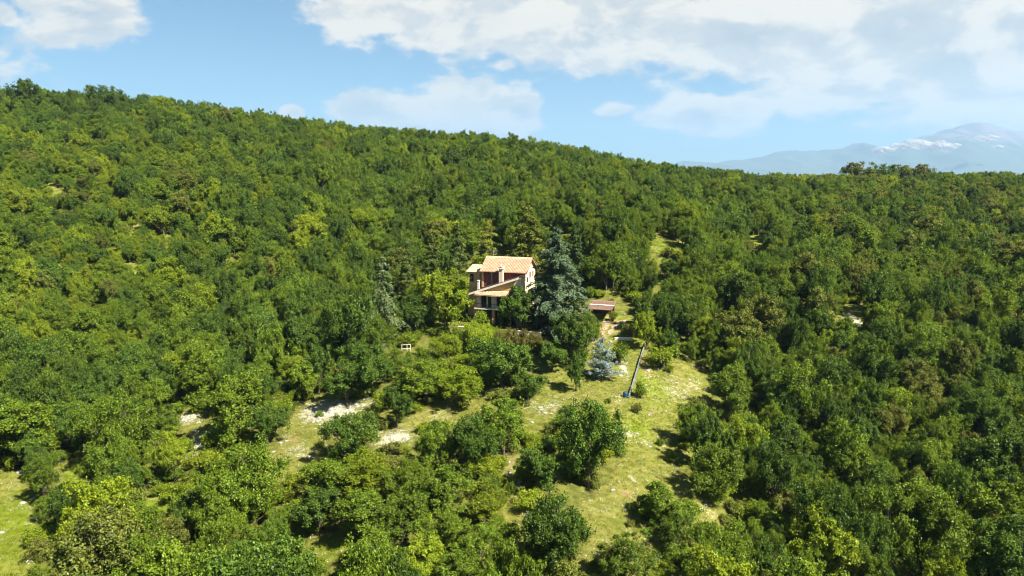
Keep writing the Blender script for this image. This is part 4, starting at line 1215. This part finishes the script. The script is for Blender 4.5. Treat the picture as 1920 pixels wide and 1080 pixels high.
for k, (where, _) in enumerate(WOODS):
    for c in range(4):
        vis = [i for i in np.nonzero((area == k) & (cls == c))[0] if seen[i] > 2]
        if not vis: continue
        used = set()
        for word, key in (('largest', lambda i: -seen[i]), ('leftmost', lambda i: sxm[i]), ('rightmost', lambda i: -sxm[i]), ('lowest', lambda i: -sym[i]), ('uppermost', lambda i: sym[i]),
                          ('second largest', lambda i: -seen[i]), ('third largest', lambda i: -seen[i]), ('second leftmost', lambda i: sxm[i]), ('second rightmost', lambda i: -sxm[i]), ('second lowest', lambda i: -sym[i]), ('third leftmost', lambda i: sxm[i]), ('third rightmost', lambda i: -sxm[i])):
            j = min(vis, key=key) if not word.startswith(('second', 'third')) else (sorted(vis, key=key) + [None] * 3)[1 if word.startswith('second') else 2]
            if j is None: continue
            if single[j] and j not in used:
                used.add(j); labels[j] = '%s %s oak of the wood %s' % (word, TW[TN[c]], where)
        for j in vis:
            if single[j] and j not in used: labels[j] = '%s oak within the wood %s' % (TW[TN[c]], where)
for i in np.nonzero(single)[0]:
    pr_ = OAKS[kind[i]]
    lab = labels.get(i, '%s oak within the wood %s' % (TW[TN[cls[i]]], WOODS[area[i]][0]))
    place_tree('oak_tree', pr_, (pts[i, 0], pts[i, 1], zz[i] - .15), wid[i], hgt[i], rot[i], lab, 'tree', '%s oaks %s' % (TW[TN[cls[i]]], WOODS[area[i]][0]))


# everything else of the wood is one mass, scattered with geometry nodes
def scatter(name, label, protos, P, idx, rotz, scl):
    """protos: meshes; one instance on every point"""
    coll = bpy.data.collections.new(name + '_kinds')
    for k, me in enumerate(protos):
        o_ = bpy.data.objects.new('%s_kind_%02d' % (name, k), me); coll.objects.link(o_)
    me = bpy.data.meshes.new(name); me.vertices.add(len(P)); me.vertices.foreach_set('co', np.asarray(P, np.float32).ravel())
    a = me.attributes.new('pick', 'INT', 'POINT'); a.data.foreach_set('value', np.asarray(idx, np.int32))
    a = me.attributes.new('turn', 'FLOAT_VECTOR', 'POINT'); tv = np.zeros((len(P), 3), np.float32); tv[:, 2] = rotz; a.data.foreach_set('vector', tv.ravel())
    a = me.attributes.new('size', 'FLOAT_VECTOR', 'POINT'); a.data.foreach_set('vector', np.asarray(scl, np.float32).ravel())
    ob = link(name, me)
    ng = bpy.data.node_groups.new(name + '_scatter', 'GeometryNodeTree')
    ng.interface.new_socket('Geometry', in_out='INPUT', socket_type='NodeSocketGeometry')
    ng.interface.new_socket('Geometry', in_out='OUTPUT', socket_type='NodeSocketGeometry')
    N_ = ng.nodes.new; gi = N_('NodeGroupInput'); go = N_('NodeGroupOutput')
    ci = N_('GeometryNodeCollectionInfo'); ci.inputs['Collection'].default_value = coll; ci.inputs['Separate Children'].default_value = True; ci.inputs['Reset Children'].default_value = True
    ip = N_('GeometryNodeInstanceOnPoints'); ip.inputs['Pick Instance'].default_value = True
    def na(nm, ty):
        q = N_('GeometryNodeInputNamedAttribute'); q.data_type = ty; q.inputs['Name'].default_value = nm; return q.outputs['Attribute']
    L = ng.links.new
    L(gi.outputs[0], ip.inputs['Points']); L(ci.outputs[0], ip.inputs['Instance']); L(na('pick', 'INT'), ip.inputs['Instance Index'])
    L(na('turn', 'FLOAT_VECTOR'), ip.inputs['Rotation']); L(na('size', 'FLOAT_VECTOR'), ip.inputs['Scale']); L(ip.outputs[0], go.inputs[0])
    md = ob.modifiers.new('scatter', 'NODES'); md.node_group = ng
    return tag(ob, label, kind='stuff')


rest = ~single
PW = np.array([p.w for p in OAKS])[kind[rest]]; PH = np.array([p.H for p in OAKS])[kind[rest]]
kx = wid[rest] / PW; ky = kx * rng.uniform(.85, 1.15, rest.sum())
scatter('forest', 'dense oak wood covering the hills round the house', [p.joined('oak_whole') for p in OAKS],
        np.stack([pts[rest, 0], pts[rest, 1], zz[rest] - .15], 1), kind[rest], rot[rest], np.stack([kx, ky, hgt[rest] / PH], 1))

# undergrowth between the trunks and along the rims of the clearings
un = 9000
uy = 45 + (rng.uniform(size=un) ** .75) * 260; ux = rng.uniform(-1, 1, un) * (0.85 * uy + 20)
uz = height(ux, uy)
okk = np.ones(un, bool)
for poly in OPEN_XY: okk &= poly_dist(ux, uy, poly) < -.5
qx, qy = project(np.stack([ux, uy, uz + 1.0], 1))
okk &= ~in_poly(qx, qy, [(878, 500), (1020, 500), (1020, 618), (870, 618)])
okk &= ~in_poly(qx, qy, [(1085, 560), (1190, 560), (1230, 640), (1190, 760), (1090, 690)])
okk &= np.hypot(ux - HO[0], uy - HO[1]) > 12
ux, uy, uz = ux[okk], uy[okk], uz[okk]
us_ = rng.uniform(.45, 1.15, len(ux))
scatter('undergrowth', 'low shrubs filling the gaps of the wood', [PR[k].joined('shrub_whole') for k in ('bush', 'bush_yellow', 'bush_olive')],
        np.stack([ux, uy, uz - .15], 1), rng.choice(3, len(ux), p=[.5, .35, .15]), rng.uniform(0, 6.28, len(ux)), np.stack([us_, us_, us_ * rng.uniform(.7, 1.1, len(ux))], 1))


# grass tufts, flowers and stones on the open ground
def tuft(seed, nb, hgt_, spread, wid_, mat):
    r = np.random.default_rng(seed); P = np.zeros((nb, 3)); P[:, :2] = r.normal(size=(nb, 2)) * spread
    T_ = norm(np.stack([r.normal(size=nb) * .45, r.normal(size=nb) * .45, np.ones(nb)], 1)); L_ = hgt_ * r.uniform(.5, 1.2, nb)
    P += T_ * L_[:, None] * .5
    N__ = norm(np.cross(T_, r.normal(size=(nb, 3))))
    v, q = leaf_quads(P, N__, L_, T_, wid_, 0, r)
    return np_mesh('tuft', v, q, [mat], var=np.repeat(r.uniform(size=nb), 4))


def flowers(seed):
    r = np.random.default_rng(seed); nb = 14
    P = np.stack([r.normal(size=nb) * .3, r.normal(size=nb) * .3, r.uniform(.12, .32, nb)], 1)
    v, q = leaf_quads(P, norm(np.array((0, 0, 1.)) + r.normal(size=(nb, 3)) * .3), .075 * r.uniform(.6, 1.3, nb), None, 1.0, .05, r)
    return np_mesh('flowers', v, q, [M['petal']], var=np.repeat(r.uniform(size=nb), 4))


def rock(seed):
    import bmesh
    bm = bmesh.new(); bmesh.ops.create_icosphere(bm, subdivisions=2, radius=.22); r = np.random.default_rng(seed)
    k = r.normal(size=(4, 3)) * 6
    for v in bm.verts:
        f = 1 + .22 * sum(math.sin(float(np.dot(k[j], v.co)) + j) for j in range(4)) / 2
        v.co = Vector((v.co.x * f * 1.2, v.co.y * f, v.co.z * f * .55))
    me = bpy.data.meshes.new('rock'); bm.to_mesh(me); bm.free(); me.materials.append(M['stone']); return me


GP, GI = [], []
gxs = rng.uniform(-75, 55, 150000); gys = rng.uniform(52, 200, 150000)
dcl = np.full(len(gxs), -1e9)
for poly in OPEN_XY: dcl = np.maximum(dcl, poly_dist(gxs, gys, poly))
dcl = np.maximum(dcl, poly_dist(gxs, gys, LAWN_XY))
sel = dcl > -1.2 + rng.normal(size=len(gxs)) * .7
gxs, gys = gxs[sel], gys[sel]
qx, qy = project(np.stack([gxs, gys, height(gxs, gys)], 1))
keep = ~in_poly(qx, qy, [(1100, 575), (1160, 575), (1155, 596), (1105, 600)])
gxs, gys, qx, qy = gxs[keep], gys[keep], qx[keep], qy[keep]


def near(spots, qx, qy):
    out = np.zeros(len(qx))
    for (a, b, c, d_) in spots: out = np.maximum(out, np.exp(-((qx - a) / c) ** 2 - ((qy - b) / d_) ** 2) * wt_(a, b))
    return out


lu = near(LUSH, qx, qy); pa_ = near(PALE, qx, qy); so = near(SOIL, qx, qy)
gkeep = rng.uniform(size=len(gxs)) > .55 * pa_ + .75 * so
gi = np.where(rng.uniform(size=len(gxs)) < lu, 2, rng.choice(2, len(gxs)))
gz = height(gxs, gys)
sc_ = rng.uniform(.5, 1.15, len(gxs))
scatter('grass', 'dry yellow-green grass of the meadow', [tuft(1, 26, .26, .20, .10, M['grass']), tuft(2, 30, .20, .26, .11, M['grass']), tuft(3, 34, .26, .22, .12, M['grass_lush'])],
        np.stack([gxs, gys, gz], 1)[gkeep], gi[gkeep], rng.uniform(0, 6.28, gkeep.sum()), np.repeat(sc_[gkeep][:, None], 3, 1))
fl = rng.uniform(size=len(gxs)) < .03 + .5 * pa_ ** 1.5
scatter('wildflowers', 'white wildflowers in patches on the meadow', [flowers(1), flowers(2), flowers(3)],
        np.stack([gxs + .2, gys + .1, gz], 1)[fl], rng.choice(3, fl.sum()), rng.uniform(0, 6.28, fl.sum()), np.repeat(rng.uniform(.7, 1.3, fl.sum())[:, None], 3, 1))
st = rng.uniform(size=len(gxs)) < .002 + .03 * pa_ + .03 * so
scatter('stones', 'pale limestone lying loose in the grass', [rock(1), rock(2), rock(3)],
        np.stack([gxs, gys, gz], 1)[st], rng.choice(3, st.sum()), rng.uniform(0, 6.28, st.sum()), rng.uniform(.5, 1.6, (st.sum(), 1)) * np.ones((1, 3)))

# low bushes dotted over the meadow
for (px, tp, bt, w_, pk, lab) in [
    (1262, 848, 868, 26, 'bush', 'small bush in the meadow left of the two right-edge oaks'), (1238, 822, 836, 18, 'bush', 'tiny bush in the middle of the right meadow'),
    (1215, 990, 1008, 22, 'bush', 'little bush at the foot of the compact oak in the lower meadow'), (1182, 975, 990, 16, 'bush_olive', 'tiny olive bush in the lower meadow'),
    (1118, 1055, 1082, 34, 'bush', 'bush at the bottom edge between the two bottom oaks'), (1140, 745, 757, 14, 'bush', 'tiny dark bush below the blue barrel'),
    (1255, 686, 700, 20, 'bush', 'small dark bush in the upper right meadow'), (1195, 755, 775, 22, 'bush_olive', 'olive bush just below the concrete wall'),
    (600, 770, 782, 18, 'bush', 'small bush on the white flower patch'), (528, 862, 880, 26, 'bush', 'dark low bush in the left meadow'), (600, 826, 842, 20, 'bush_yellow', 'yellow-green bush left of the lone dark oak'),
    (955, 905, 935, 22, 'bush', 'small bush on the steep meadow strip')]:
    planted('meadow_bush', PR[pk], px, tp, bt, w_, lab, 'shrub', 'low bushes dotted over the meadow')
